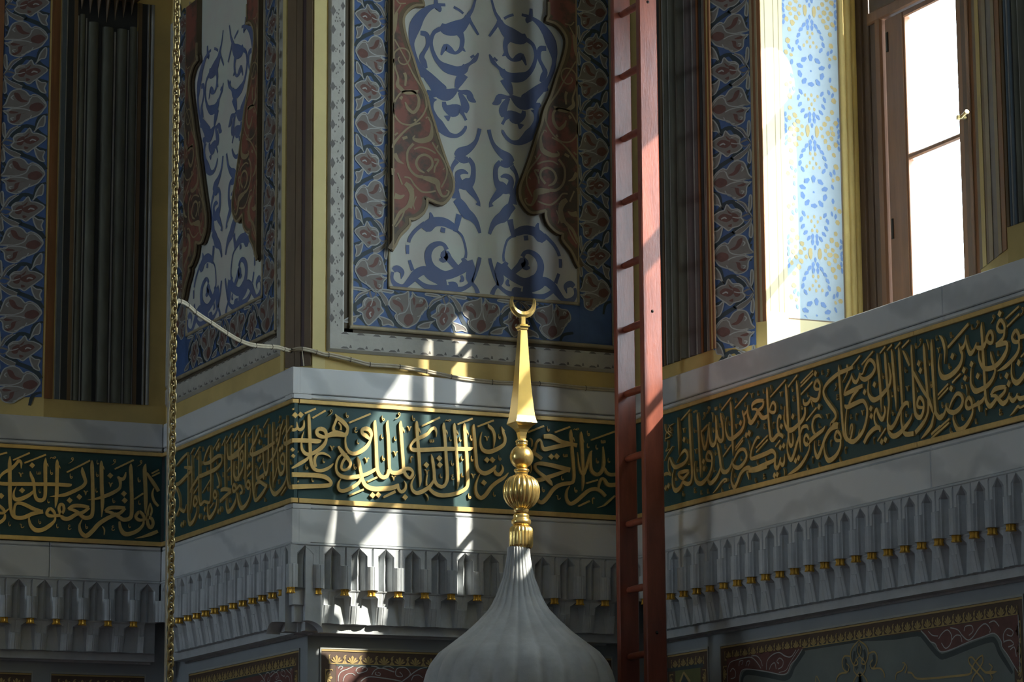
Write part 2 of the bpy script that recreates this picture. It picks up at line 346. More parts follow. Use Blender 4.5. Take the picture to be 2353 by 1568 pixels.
LET['D'] = [(1520, 900, 6.27, True, """
a 232,375 240,500 248,700 250,920
215,1030,10 270,920,50 330,850,90 365,880,90 375,950,90 330,1030,100 240,1080,110 190,1090,110 150,1040,90 120,960,70 100,1010,50 100,1130,40 140,1210,60; 40,1200,80 80,1180,80 130,1200,60
400,310,20 402,380,100 415,700,100 432,1000,100 442,1180,100 425,1300,90 370,1335,110 310,1300,100; 395,1150,70 320,1155,100 245,1190,90 300,1255,90 350,1220,80 395,1150,70
310,1290,90 270,1380,110 210,1430,120 170,1390,90 155,1280,60 165,1180,40 185,1110,20
a 515,300 520,380 535,600 548,900 562,1100 560,1240
575,560,30 580,640,60 600,760,80 625,825,110 650,760,80 665,650,60 680,520,60 690,440,30; 580,580,50 620,530,60 665,480,60
685,520,60 690,650,90 715,755,110 755,770,110 785,690,90 790,550,90 785,430,80 780,340,20
800,560,80 815,660,95 850,715,110 885,690,100 890,600,90 880,480,90 860,380,80 855,310,20 900,405,10
680,870,90 720,910,80 730,990,70 700,1000,60 655,985,90 650,920,80 680,870,90; 730,990,60 725,1080,70 700,1170,90 650,1260,110 570,1330,120 505,1300,100 480,1210,70 475,1100,40 490,1000,15
800,740,20 815,800,90 840,950,100 855,1080,100 880,1150,110 930,1160,110 980,1110,90 1015,1020,60 1020,965,15; 855,1080,50 830,1170,80 780,1260,110 710,1325,110 675,1290,80 665,1230,40
1025,1030,40 1060,950,60 1110,860,80 1170,830,80 1215,870,90 1225,950,90 1180,1040,100 1110,1100,110 1040,1075,90 1025,1010,50
1030,1100,20 1010,1200,50 1010,1300,70 1050,1385,110 1090,1320,100 1140,1190,100 1200,1120,100 1260,1100,110 1300,1140,110 1400,1120,110 1520,1075,110; 1230,1150,60 1245,1200,70 1260,1270,20
a 990,140 1000,220 1012,400 1022,650 1028,800 1030,930
945,360,15 925,470,30 930,580,60 965,670,90 1020,680,110 1090,630,110 1150,570,110 1190,480,90 1195,400,80 1170,300,60 1170,270,20; 1190,340,60 1215,310,70 1240,260,50 1245,190,15; 1240,260,50 1250,360,90 1290,445,110 1340,400,100 1390,300,100
f 275,415 405,265; f 855,275 995,90; f 1050,245 1240,20; f 880,940 1000,770; f 1060,810 1170,660; f 1060,850 1170,700
d 325,695; d 1140,455; d 1222,630; d 1262,600; d 605,1010; d 615,1110; d 60,1390; d 100,1360
D 605,345; D 665,260; h 465,565; h 740,560; h 1090,350; h 905,800; h 765,890; h 505,1130; h 195,1255; h 300,1480; s 772,245; k 835,210; k 1060,130; k 1195,190; k 970,460; k 835,490; k 370,720; k 385,1030; k 750,1130; k 1140,970; k 1050,1210; k 1345,1280; k 560,1460; k 655,1440; k 860,1420; k 970,1370; v 315,560; v 1070,500; v 485,860; e 465,1430; e 1465,1230; S 470,290
740,1470,10 800,1400,40 870,1300,60 920,1260,50 945,1280,40 900,1310,40; 1245,700,10 1265,770,30 1270,860,8; 720,300,10 740,370,30 738,445,8
40,1000,10 90,900,25 140,820,35 160,790,25; 50,470,30 60,560,35 130,640,30 60,680,30; 100,480,20 140,560,25 70,600,30 50,720,25; 90,700,20 90,800,25 60,860,30 120,830,20; 180,460,15 120,500,25 100,560,30 150,600,20
"""), (1720, 850, 6.27, True, """
220,445,80 130,450,100 60,500,90 55,570,40; 50,575,40 110,570,70 150,620,100 200,690,110 260,680,100 290,640,60; 220,450,80 205,530,80 140,600,100 90,700,110 40,765,120 0,740,90
265,250,15 268,330,90 282,600,90 300,850,90 320,990,100 355,1010,110 400,960,110 440,930,90 490,960,90 485,990,30; 300,610,60 330,510,60 360,470,80 390,520,80 385,600,80 350,620,80 310,600,70
440,920,100 420,830,80 420,730,60 440,670,80 465,680,80 465,720,30
160,990,40 130,975,80 80,1060,70 40,1180,70 40,1280,90 150,1250,110 270,1200,110 340,1170,110 385,1220,90 370,1300,90 250,1360,110 100,1430,120 0,1450,120
385,1280,70 380,1380,100 410,1420,110 440,1370,80 460,1280,50 460,1260,15; 450,1330,60 490,1375,100 515,1330,80 520,1210,15
525,520,15 515,650,40 520,750,70 560,850,110 620,870,120 700,810,110 780,720,110 815,630,90 815,540,70; 790,420,30 800,490,80 850,490,90 890,430,80 900,380,20; 890,400,60 950,440,100 1000,420,100 1025,330,90 1030,240,60
985,150,90 1025,200,70 1030,270,60 970,280,80 950,230,80 985,150,90; 905,450,60 925,540,20
a 535,200 540,280 555,500 570,800 575,1000; 575,880,80 580,1020,80 610,1100,100 640,1050,80 640,960,50 630,910,15; a 690,150 700,250 718,500 730,800 740,1000 750,1190
865,870,20 840,815,80 780,830,80 750,910,70 700,1050,90 660,1200,100 615,1300,110 575,1240,80 555,1120,50 565,1000,30 575,960,15
1055,700,15 1010,660,80 950,690,80 920,780,80 930,880,80 970,950,70; 1105,810,20 1070,870,90 980,940,100 900,1010,110 840,1080,100 805,1040,80 810,970,70 840,940,80 870,1000,70 860,1060,60; 880,1080,40 870,1160,60 820,1270,90 740,1390,100 640,1470,80 560,1515,10
1505,-40,80 1400,10,100 1290,60,100 1150,180,100 1085,290,80 1100,400,90 1180,520,100 1245,610,90 1255,690,80 1200,770,90 1190,800,90 1270,790,110 1290,800,90; 1290,830,60 1210,840,110 1150,900,110 1100,1000,100 1060,1120,100 1000,1260,120 960,1180,80 950,1080,40 955,1020,15
1280,890,90 1325,940,70 1330,1010,60 1270,1020,80 1245,960,80 1280,890,90; 1330,1000,60 1320,1120,80 1260,1240,110 1160,1310,120 1110,1240,90 1090,1130,50 1095,1060,20
f 310,395 530,145; f 565,250 700,75; f 745,195 925,10; f 745,245 925,60; f 750,360 920,175; f 825,735 975,545; f 105,1130 275,945; f 105,1190 275,1005; f 380,1110 450,1015
d 965,55; d 1018,535; d 640,675; d 475,815; d 460,1120; d 508,1095; d 680,1310; d 722,1270; d 375,1525; d 415,1510; d 15,920
v 40,370; v 460,350; v 1130,670; h 460,540; h 760,540; h 620,285; k 125,340; k 205,310; k 845,360; k 1050,40; k 1010,810; k 120,1340; k 245,1295; k 840,1410; k 1010,1370; k 1310,1290; D 130,780; D 1255,240; D 1135,40; e 220,820; e 635,420; e 1265,400; e 1005,1060; m 350,790; m 915,1290; m 1180,1050; m 1390,1150
310,220,10 325,280,30 325,340,8; 510,1420,20 520,1480,40 515,1540,8
"""), (1920, 770, 6.27, True, """
160,440,70 175,470,60 165,560,40 100,690,10
45,430,15 50,550,90 75,900,90 100,1250,90 125,1440,95 170,1515,100
235,550,15 215,640,60 150,770,70 120,870,40; 130,860,90 250,800,110 390,730,90; 230,570,40 260,660,90 300,680,90 335,620,70 345,540,15
345,560,50 390,560,40 430,450,70 490,360,80 550,400,90 570,480,90 520,580,100 430,640,110 370,620,90 350,570,60
330,780,80 250,880,80 195,1000,70; 130,1010,40 170,1040,110 280,990,110 390,950,100 440,1010,90 460,1100,80 440,1250,90 390,1400,100 300,1510,110 240,1540,110 170,1500,90 145,1380,60 150,1200,50 165,1070,40
205,1440,30 215,1330,50 235,1290,60 245,1350,70 225,1460,70 210,1500,60
410,1560,100 470,1440,110 560,1350,110 630,1340,100 640,1400,40; 600,1320,80 565,1250,60 560,1150,60 590,1070,80 620,1150,90 670,1220,110 705,1150,80 715,1080,60 700,1020,15
480,650,20 470,750,50 480,860,80 540,935,120 620,910,110 700,830,110 770,740,90 795,640,80 790,550,80 765,400,20
a 597,260 605,370 630,600 650,850 660,1110; 705,240,15 715,330,90 735,600,95 760,850,90 770,1000,80 755,1150,60 755,1280,60 800,1340,110 860,1270,100 920,1130,100 980,1010,100 1040,980,90 1055,1050,30
a 800,200 815,300 840,600 860,850 875,1100; 905,180,15 915,280,90 935,600,95 960,1000,80
965,225,20 1000,290,80 1065,445,60; 1090,140,15 1095,260,70 1110,500,80 1125,800,90 1140,1050,95 1165,1160,110 1220,1190,110 1260,1120,90 1275,1020,70; 1215,900,90 1265,960,80 1265,1040,60 1195,1040,80 1180,980,80 1215,900,90
1105,500,60 1180,650,90 1270,810,90 1340,920,90 1385,1050,80 1410,1140,20; 1265,120,15 1275,220,90 1295,500,95 1320,800,90 1340,1000,80 1320,1160,80 1250,1290,110 1150,1410,110
1380,60,15 1385,200,90 1405,600,95 1425,900,90 1435,1030,90 1450,1130,95 1500,1190,110 1545,1150,90; 1440,1050,30 1410,1180,60 1380,1310,100 1310,1410,90 1230,1500,10
1105,1130,15 1080,1220,80 1010,1320,110 920,1420,120 830,1460,120 770,1400,90 750,1290,60; 950,1100,20 945,1230,60 965,1340,80 1010,1430,110 1125,1420,110
f 205,480 350,300; f 370,430 535,235; f 635,265 715,165; f 735,225 810,140; f 850,200 930,105; f 950,185 1055,75; f 600,1530 720,1345; f 1375,1430 1505,1310; f 1375,1490 1505,1370
d 560,715; d 418,825; d 512,1060; d 515,1170; d 720,1510; d 665,1540; d 1200,410; d 1225,515
h 320,470; h 675,600; h 995,510; h 895,780; h 815,1130; h 1005,1150; h 1145,165; h 1370,720; k 805,860; k 1170,790; k 1345,400; k 210,1180; v 1025,770; v 380,1120; m 290,1170; m 545,1510; D 1215,105; 1310,65,10 1335,150,30 1340,215,8; 350,1360,10 335,1420,30 325,1490,30
"""), (2113, 690, 6.27, True, """
285,510,15 325,560,80 355,660,90 365,760,60 360,920,10
295,770,15 275,900,50 285,1020,80 330,1110,120 420,1100,120 520,1020,120 590,920,100 615,800,80 590,720,80 570,640,30 565,620,10; 590,700,80 630,680,90 660,600,60 670,500,10; 665,560,50 690,680,80 730,770,110 780,730,90 815,640,50 820,605,15; 815,670,50 850,690,100 920,680,100 960,600,80 990,560,60
1015,450,90 1055,510,80 1050,600,80 1010,620,80 965,560,80 1015,450,90
893,315,10 893,420,80 905,600,90 920,850,90 935,1100,90 945,1300,90 960,1450,95 1010,1530,110 1060,1490,100 1120,1400,90
855,730,30 855,830,60 890,930,90 950,990,110 1060,970,110 1150,900,110 1220,800,110 1260,700,90 1250,620,100 1180,630,110 1100,650,110; 1025,740,15 1040,830,80 1070,930,80 1090,1010,60
1165,290,90 1220,350,80 1220,440,70 1150,450,90 1120,380,80 1165,290,90; 1225,430,60 1215,520,70 1170,590,90 1100,640,60
745,980,30 738,1100,50 745,1220,80 800,1310,120 880,1290,110 980,1230,110 1050,1140,90 1090,1030,70 1090,960,40
1385,440,90 1430,500,80 1430,590,70 1365,600,90 1335,530,80 1385,440,90; 1430,600,50 1435,680,70 1400,780,90 1320,880,100 1220,970,90 1115,1025,10; 1430,540,80 1530,510,100
1335,900,20 1325,1020,50 1340,1130,80 1390,1190,120 1450,1160,110 1530,1040,100
1240,1250,80 1160,1260,100 1080,1290,100 1025,1370,50; 1030,1385,50 1090,1380,80 1140,1430,100 1200,1490,110 1260,1450,90 1290,1370,50 1295,1330,15; 1240,1250,80 1220,1330,80 1130,1420,90; 1290,1390,60 1340,1450,100 1390,1410,80 1410,1340,30; 1410,1390,60 1450,1420,100 1530,1395,90
f 400,685 700,340 1.5; f 1230,270 1425,90; f 1255,385 1435,200; f 465,1190 590,1060; f 260,1370 410,1205; f 260,1430 410,1265; f 1455,820 1530,740
d 475,810; d 750,925; d 640,1010; d 655,1125; d 840,1095; d 455,1275; d 1155,195; d 1430,905; d 1255,1090; d 1285,1205
D 825,345; D 1050,265; D 1475,155; h 440,510; h 415,960; h 600,1240; h 160,1230; h 315,1520; k 235,550; k 745,390; k 1120,770; k 1155,1100; k 135,910; v 265,720; 95,570,10 120,640,30 128,715,8; 665,1215,20 685,1290,30 685,1375,8
"""), (2113, 800, 6.27, True, """
425,880,30 470,760,60 540,660,90 600,680,90 625,760,90 590,860,100 500,930,110 420,910,90 385,850,60 385,790,15; 380,870,50 355,950,80 300,1010,110 250,980,90
710,715,90 750,770,80 750,850,70 690,870,90 670,790,80 710,715,90; 750,850,70 830,810,90 900,770,90 945,700,60; 840,760,80 860,850,90 868,920,20; 765,860,50 760,950,70 710,1060,100 640,1150,110 560,1180,120 510,1110,90 485,1020,50 490,960,20
f 165,1250 425,1020; f 165,1305 420,1075; h 605,1010; k 800,1060; k 435,1190; m 945,910; e 1150,930; 1300,980,8 1350,930,40 1420,840,60 1450,860,50 1530,820,50
""")]
LET['A'] = [(0, 1010, 6.27, True, """
-20,590,60 0,540,60 60,480,80 150,430,100 220,370,80 270,310,90 305,340,70 305,420,15; -20,600,60 30,640,100 400,645,100 800,650,100 1000,660,95 1025,640,10
145,245,15 142,350,90 143,600,95 148,900,95 165,1040,95 215,1120,110 330,1130,110 480,1070,110 620,1040,110; 215,1130,50 205,1030,60 225,940,70 290,920,90 380,950,100 480,1000,100 600,1040,90
435,460,15 450,520,70 480,590,80 495,680,70 500,780,80 530,860,100 590,880,110 640,850,90 655,750,90 655,500,95 655,350,90 658,265,10; 235,680,10 200,760,50 200,840,90 250,870,110 350,840,110 440,790,90 490,740,50
a 825,290 825,360 822,600 815,850 800,985; 675,350,50 700,390,10; 850,380,50 872,420,10
1185,400,10 1195,470,90 1225,560,80 1235,620,80 1190,680,90 1080,740,100 950,795,100 830,815,60 720,825,8
1325,300,10 1328,370,90 1335,600,95 1340,850,95 1335,1060,95 1300,1120,110 1220,1130,110 1150,1080,100; 1285,980,80 1180,960,100 1060,960,100 985,1010,80; 985,1010,40 1060,1020,80 1130,1060,100; 1285,985,80 1200,1050,90 1100,1080,100 1000,1140,110 920,1140,110 880,1090,90 850,1000,80 870,940,80 910,950,80 920,1020,80 880,1090,70
720,1000,90 775,1040,80 790,1100,70 710,1100,90 675,1060,80 720,1000,90; 790,1100,80 870,1095,90; 795,1110,50 790,1170,60 720,1240,100 620,1300,110 520,1310,120 450,1250,90 420,1160,50 425,1110,30
-20,950,80 50,1010,80 60,1060,70 -20,1060,80; 60,1060,60 130,1000,30; 75,1080,40 60,1150,80 -20,1210,90
f 190,300 430,195; f 355,340 665,220; f 965,475 1300,305; f -20,222 105,190; d 465,375; d 320,735; d 20,815; d 1005,880; d 1145,830
v 305,510; v 1240,770; s 560,485; h 740,480; h 1025,535; h 1400,510; h 570,1190; h 1245,1260; k 575,745; k 1395,735; k 140,1220; k 700,890; k 830,1250; z 320,1250; e 1000,1270; D 1045,300; S 770,265; k 1410,330
"""), (160, 1020, 6.27, True, """
a 457,245 460,320 465,600 475,850 462,1055; 480,330,50 503,375,10
815,410,10 800,470,60 770,510,90 720,500,80 700,470,50; 730,520,80 735,590,60 715,650,80 620,710,100 500,760,100 380,795,60 260,810,8
885,285,10 885,360,90 893,600,95 900,850,95 895,1020,95 860,1080,110 780,1095,110 720,1060,100 650,1010,100; 800,925,80 700,920,100 580,925,100 515,975,80; 515,980,40 590,990,80 660,1030,100
800,930,80 730,1000,90 620,1040,100 520,1090,110 420,1160,110 330,1260,110 240,1330,120 170,1280,90 145,1180,50 185,1090,15
a 1100,290 1085,370 1095,600 1100,850 1092,1010; 1110,420,60 1200,550,100 1285,685,90; 1215,640,20 1195,720,50 1215,820,70 1280,900,60
1005,985,90 1060,1030,80 1070,1090,70 1000,1100,90 955,1050,80 1005,985,90; 1070,1090,80 1120,1080,90; 1160,850,10 1135,950,60 1120,1060,80 1130,1160,90 1170,1210,100 1205,1150,80 1180,1080,90 1120,1060,90; 1160,860,40 1185,960,60 1165,1040,60; 1070,1110,40 1060,1170,60 1000,1240,90 900,1290,110 800,1300,120 740,1230,90 720,1120,40
f 655,365 925,235; f 935,800 1065,715; f 1185,430 1290,375; f 1190,470 1300,415; 945,1365,8 1060,1340,60 1180,1300,100 1270,1262,90
d 588,460; d 785,720; d 797,818; v 595,590; h 635,825; h 1000,525; k 1010,850; D 650,265; D 1030,280; e 625,1220; 475,1190,20 505,1240,30 500,1315,8; k 865,1185
""")]
LET['B'] = [(530, 920, 5.6, True, """
287,365,15 285,480,90 283,700,95 282,900,95 285,1080,95 295,1200,95 320,1290,100 400,1210,110 460,1110,80; 310,1200,40 320,1090,70 370,1050,90 420,1080,100 470,1110,90
190,410,15 190,550,90 188,800,90 185,1000,80 190,1130,60; 225,1040,90 255,1090,70 230,1140,80 205,1100,80 225,1040,90; 255,1130,50 245,1240,70 200,1340,110 140,1390,120 100,1320,90 85,1200,40
105,440,15 105,560,90 105,800,90 100,1000,80; 170,560,40 130,620,90 60,690,110 0,740,110; 150,650,60 165,720,80 140,780,70 125,720,70 150,650,60; 165,740,50 165,850,70 120,960,100 70,1020,120 45,950,80 50,830,40 60,780,15
50,1080,70 75,1140,70 40,1180,80 25,1120,70 50,1080,70; 75,1150,60 110,1100,60 140,1120,80 150,1180,80 120,1200,80; 75,1180,40 70,1270,70 30,1370,100 0,1410,90
395,480,15 395,420,60 375,380,70 350,440,80 310,540,90 270,610,70 255,680,70 290,700,110 400,650,110 500,590,110 570,545,80
487,310,15 487,420,90 487,700,90 480,880,90 455,950,110 430,870,80 420,700,80 415,570,20; 435,930,30 400,980,100 345,1010,110 335,930,70 345,870,30
a 540,280 542,400 543,700 548,1000 545,1130; 630,310,40 640,400,80 625,520,80 600,610,90 560,720,90 520,770,70 490,810,20; 680,250,20 660,330,70 640,390,60
600,560,40 610,700,70 615,850,80 640,950,110 680,920,100 695,830,80 700,760,60; 675,690,80 695,740,70 690,820,60 650,800,70 645,740,70 675,690,80
720,195,15 720,350,90 722,600,90 722,850,90 730,1020,90 750,1110,100 778,1120,100; 720,960,20 700,1050,70 650,1140,100 570,1210,120 520,1150,90 505,1040,50 515,920,30; 600,860,40 580,960,60 550,1050,60
780,522,110 710,560,110 685,540,60 700,470,50 760,360,60 780,335,60
f 215,465 290,335; f 130,480 190,370; f 30,530 100,400; f 415,355 480,240; f 580,400 610,340; f 660,440 705,330; f 210,985 265,910; f 640,1225 710,1115; f 365,885 410,790
d 55,590; d 75,550; d 220,865; d 245,830; d 355,760; d 380,730; d 425,985; d 597,440; d 598,510; d 635,635; d 665,605; d 370,540
v 335,350; v 240,520; v 610,1050; s 440,460; h 225,710; h 68,860; h 155,990; h 315,850; h 760,800; D 620,240; 465,665,15 470,740,30 465,810,8; 580,755,15 588,820,30 583,890,8; z 430,1280
"""), (400, 960, 5.6, True, """
655,290,15 655,400,90 653,600,90 655,800,80 657,900,60; 690,340,15 685,430,50 700,520,100 760,510,110 830,470,110; 770,560,20 765,700,50 785,780,100 840,790,90; 735,265,15 735,400,90 737,650,90 738,870,60
465,360,20 440,400,80 400,500,70 390,590,80 470,570,110 560,500,110 610,500,90 610,580,90 540,660,110 440,710,110 350,750,110 320,760,100 280,820,90 220,920,80 210,970,60
475,370,15 475,500,90 475,800,80 470,1000,70 460,1090,70 420,1090,80 390,1080,80 345,1120,90 325,1060,70 320,900,80 322,600,80 320,430,15
545,710,30 575,800,80 580,880,80 550,900,60; 735,940,90 650,920,110 600,940,80; 735,950,90 660,1010,100 590,1080,100; 525,945,90 550,1000,70 525,1040,80 508,1000,80 525,945,90; 550,1040,50 540,1150,80 500,1240,110 450,1290,120 430,1200,80 430,1100,30
670,1030,20 670,1130,60 690,1210,110 740,1180,110 790,1090,80 800,1000,40; 770,860,90 800,910,70 775,950,80 755,920,80 770,860,90; 800,930,60 840,880,70
270,1020,90 300,1080,70 265,1140,80 250,1090,80 270,1020,90; 295,1140,50 290,1220,70 250,1330,110 200,1370,120 180,1270,70 182,1000,80 180,700,80 175,480,20
228,480,15 230,700,80 230,1000,70 200,1230,20; 130,640,60 200,650,110 230,670,100 150,760,110 60,850,110 20,860,90; 30,620,50 100,530,80 170,460,70; 20,900,60 60,1000,70 70,1150,70 30,1260,90; 70,1170,80 130,1210,90 160,1120,40
f 210,470 250,395; f 255,515 325,380; f 500,410 575,275; f 610,360 665,240; f 670,330 740,205; f 360,970 460,800; f 250,980 310,880; f 455,1170 505,1100; f 675,700 720,640
d 550,400; d 572,360; d 330,1270; d 395,1180; d 390,1290; d 570,1210; d 600,1180; d 95,1380; d 120,1360; h 800,640; h 620,740; h 445,490; h 360,410; v 690,780; v 425,920; h 710,1070; k 355,590; k 415,660; k 545,580; k 290,520
""")]
# small vowel signs: strokes in millimetres, x to the right, y up, widths in mm
GLY = {
 'h': ["-3,16,.6 -4,8,2 -2,-4,3.4 3,-10,4 8,-5,3.6 6,1,3.2 0,1,2.6"],
 'k': ["-2,13,.6 -4,4,2 -3,-5,3 1,-10,3.6 5,-7,3.4 4,-2,2"],
 'v': ["-12,8,3 -9,10,4.5 -4,4,5 0,-12,2.5 4,4,3 8,10,4 12,7,2"],
 's': ["-10,9,1.5 -10,-2,3 -6,-7,3.6 -2,-2,3 -2,7,1.5", "-2,-2,3 2,-7,3.6 6,-2,3 6,9,1.5", "6,-2,3 10,-5,3 11,8,1.5"],
 'D': ["2,3,3 -3,6,3 -3,12,3 2,15,3 6,11,3 5,4,3 1,-4,3.4 -10,-13,2.6 -20,-18,.8", "4,4,3 8,0,1"],
 'e': ["7,12,2 0,14,3 -3,9,3 2,5,3 7,5,2.5", "2,5,3 -4,-2,3 -2,-10,4 6,-10,3.5 12,-4,1"],
 'm': ["-3,-20,.8 -4,-8,2.2 -5,4,2.6 1,12,3.6 7,8,3 2,4,2.4"],
 'S': ["-16,-5,1.5 -10,2,3.4 -4,-2,3 4,4,3 11,6,3 14,1,3 6,-3,3 -2,-3,2"],
 'z': ["-12,11,2 -5,9,3.4 -4,1,2.6 -2,-8,3.6 5,-8,3.4 12,0,1"],
}
def build_letters(w, root, d):
    sg = WALL[w][1]; cnt = 0
    for ox, oy, s, pct, data in LET[w]:
        for code, ps in parse(w, data, d+.012, ox, oy, s, pct):
            b = MB(); dj = d+.013+random.uniform(-.0006, .0006); nm = 'letter'
            if code in ('', 'a'):
                if code == 'a':
                    n = len(ps); ps = [(u, z, .0195*(.12 if i == 0 else .08 if i == n-1 else .95)) for i, (u, z, _) in enumerate(ps)]
                b.stroke(w, ps, d, dj, 'gold')
            elif code == 'f':
                k = ps[2] if len(ps) > 2 else 1.; nm = 'vowel_bar'
                b.stroke(w, [(ps[0][0], ps[0][1], .0085*k), (ps[1][0], ps[1][1], .0095*k)], d, dj-.002, 'gold')
            elif code == 'd':
                k = ps[1] if len(ps) > 1 else 1.; u, z, _ = ps[0]; a = .0158*k; nm = 'letter_dot'
                b.wpoly(w, [(u-a*sg, z-a*.1), (u-a*.1*sg, z+a), (u+a*sg, z+a*.1), (u+a*.1*sg, z-a)], d, dj, 'gold')
            else:
                u, z, _ = ps[0]; nm = 'vowel_sign'
                for g in GLY[code]:
                    q = [tuple(float(x)/1000 for x in t.split(',')) for t in g.split()]
                    b.stroke(w, [(u+a*sg, z+c, e) for a, c, e in q], d, dj-.003, 'gold', 3)
            b.obj(nm, root); cnt += 1
    return cnt
# ------------------------------------------------------------------ the room shell
def room():
    b = MB(); b.box((-11, -18.6, -.3), (3.3, 3.2, 0), 'carpet'); struct(b.obj('floor'), 'red carpeted floor of the hall', 'floor')
    b = MB(); b.box((-11, -18.6, 9.5), (3.3, 3.2, 9.8), 'room'); struct(b.obj('ceiling'), 'plain plaster ceiling high above the hall', 'ceiling')
    b = MB(); b.box((-11, -18.6, 0), (3.3, -18, 9.5), 'room'); struct(b.obj('wall_back'), 'plain wall behind the viewer', 'wall')
    b = MB()   # opposite wall; its unseen window is added to fill the pier side with light
    b.box((-10.6, -18, 0), (-10, 3.2, 4.1), 'room'); b.box((-10.6, -18, 5.9), (-10, 3.2, 9.5), 'room')
    b.box((-10.6, -18, 4.1), (-10, .1, 5.9), 'room'); b.box((-10.6, 1.1, 4.1), (-10, 3.2, 5.9), 'room')
    struct(b.obj('wall_opposite'), 'far side wall with one unseen window added for fill light, behind the viewer', 'wall')
    # right wall: solid below, splayed openings above
    b = MB()
    b.box((1.98, -18, 0), (2.62, 3.2, 3.4), 'plaster'); b.box((1.87, -18, 3.379), (2.62, 3.2, 4.24), 'plaster')
    b.prism([(1.855, 3.2), (1.855, -.874), (2.005, -1.133), (2.62, -1.133), (2.62, 3.2)], 4.23, 7.1, 'yellow')
    b.prism([(1.855, -3.403), (1.99, -3.0), (2.62, -3.0), (2.62, -5.8), (1.855, -5.8)], 4.23, 7.1, 'yellow')
    b.box((1.855, -10.0, 4.23), (2.62, -7.8, 7.1), 'yellow'); b.box((1.855, -18, 4.23), (2.62, -12.0, 7.1), 'yellow')
    b.box((1.855, -18, 7.05), (2.62, 3.2, 9.5), 'yellow')
    struct(b.obj('wall_right'), 'grey and yellow wall pierced by the bright window', 'wall')
    # projecting pier with the big painted panel
    b = MB()
    b.box((.145, .145, 0), (1.99, 3.2, 3.4), 'plaster'); b.box((.035, .035, 3.379), (1.9, 3.2, 4.24), 'plaster')
    b.prism([(.02, 3.2), (.02, .15), (.108, .02), (1.9, .02), (1.9, 3.2)], 4.23, 9.5, 'yellow')
    wm = struct(b.obj('wall_middle'), 'projecting pier with painted plaster behind the finial', 'wall')
    # brown chamfer boards on the pier corner
    a, c = Vector((.02, .15)), Vector((.108, .02)); t = (c-a).normalized(); n = Vector((t.y, -t.x)); n = n if n.x+n.y < 0 else -n; L = (c-a).length
    for f0, f1, dd, m in ((.02, .36, .006, 'brown'), (.375, .60, .006, 'brown'), (.60, .74, .003, 'maroon'), (.74, .80, .006, 'brown'), (.81, .99, .009, 'brown')):
        p, q = a+t*L*f0, a+t*L*f1
        k = MB(); k.prism([tuple(p), tuple(q), tuple(q+n*dd), tuple(p+n*dd)], 4.26, 9.4, m); k.obj('chamfer_strip', wm)
    b = MB()
    b.box((-10, YA+.145, 0), (.2, 3.2, 3.4), 'plaster'); b.box((-10, YA+.035, 3.379), (.1, 3.2, 4.24), 'plaster')
    e = SPA0+SPAD*.45
    b.prism([(.1, YA+.02), (SPA0.x, SPA0.y), (e.x, e.y), (e.x, 3.2), (.1, 3.2)], 4.23, 9.5, 'yellow')
    b.box((-10, e.y, 4.23), (e.x, 3.2, 9.5), 'yellow')
    struct(b.obj('wall_left'), 'dim yellow and grey wall behind the chain', 'wall')
room()
# ------------------------------------------------------------------ marble courses and friezes
USPAN = {'A': (-2.2, -.0005, [-1.55, -.93], [-.62]), 'B': (.0005, YA, [], []), 'C': (.0015, XD, [.036], [.036]), 'D': (-6.0, -.0, [-2.93], [-2.80])}
WHERE = {'A': 'dim far left wall', 'B': 'receding pier side', 'C': 'sunlit pier front', 'D': 'window wall on the right'}
trim = [0]
def course(w, z0, z1, joints, upper):
    u0, u1 = USPAN[w][0], USPAN[w][1]; trim[0] += 1
    r = sroot('trim_%d' % trim[0], '%s marble course of the %s, veined grey slabs' % ('upper' if upper else 'lower', WHERE[w]), 'marble course')
    us = [u0]+sorted(joints)+[u1]
    for i in range(len(us)-1):
        a, c = us[i]+.0012*(i > 0), us[i+1]-.0012*(i < len(us)-2)
        b = MB()
        if upper:
            b.wbox(w, a, c, z0+.028, z1, -.10, 0, 'marble', .004); b.wbox(w, a, c, z0+.004, z0+.026, -.10, -.003, 'marble', .006)
        else:
            b.wbox(w, a, c, z0, z1-.028, -.10, 0, 'marble', .004); b.wbox(w, a, c, z1-.026, z1-.004, -.10, -.003, 'marble', .006)
        b.obj('marble_slab', r)
    b = MB(); b.wbox(w, u0+.02, u1-.02, z0+.002, z1-.002, -.09, -.012, 'joint'); b.obj('mortar_bed', r)
for w in 'ABCD':
    course(w, ZM['g1'], ZM['top'], USPAN[w][2], True); course(w, ZM['bot'], ZM['g4'], USPAN[w][3], False)
FRL = {'A': 'green calligraphy frieze in shade left of the chain', 'B': 'green calligraphy frieze on the receding pier side right of the chain',
       'C': 'green calligraphy frieze with gold letters behind the crescent finial', 'D': 'long green calligraphy frieze under the window right of the ladder'}
for w in 'ABCD':
    u0, u1 = USPAN[w][0], USPAN[w][1]; r = thing('inscription_frieze', FRL[w], 'inscription', 'gilded calligraphy friezes')
    js = {'D': [-2.70], 'C': [.036]}.get(w, [])
    us = [u0]+js+[u1]
    for i in range(len(us)-1):
        a, c = us[i]+.0015*(i > 0), us[i+1]-.0015*(i < len(us)-2)
        b = MB(); b.wbox(w, a+.013*(w == 'C' and i == 0), c, ZM['g4'], ZM['g1'], -.03, -.012, 'green'); b.obj('board', r)
        for z0, z1 in ((ZM['g2'], ZM['g1']), (ZM['g4'], ZM['g3'])):
            b = MB(); b.wbox(w, a, c, z0, z1, -.012, .002, 'gold', .002); b.obj('gold_border', r)
    build_letters(w, r, -.012)
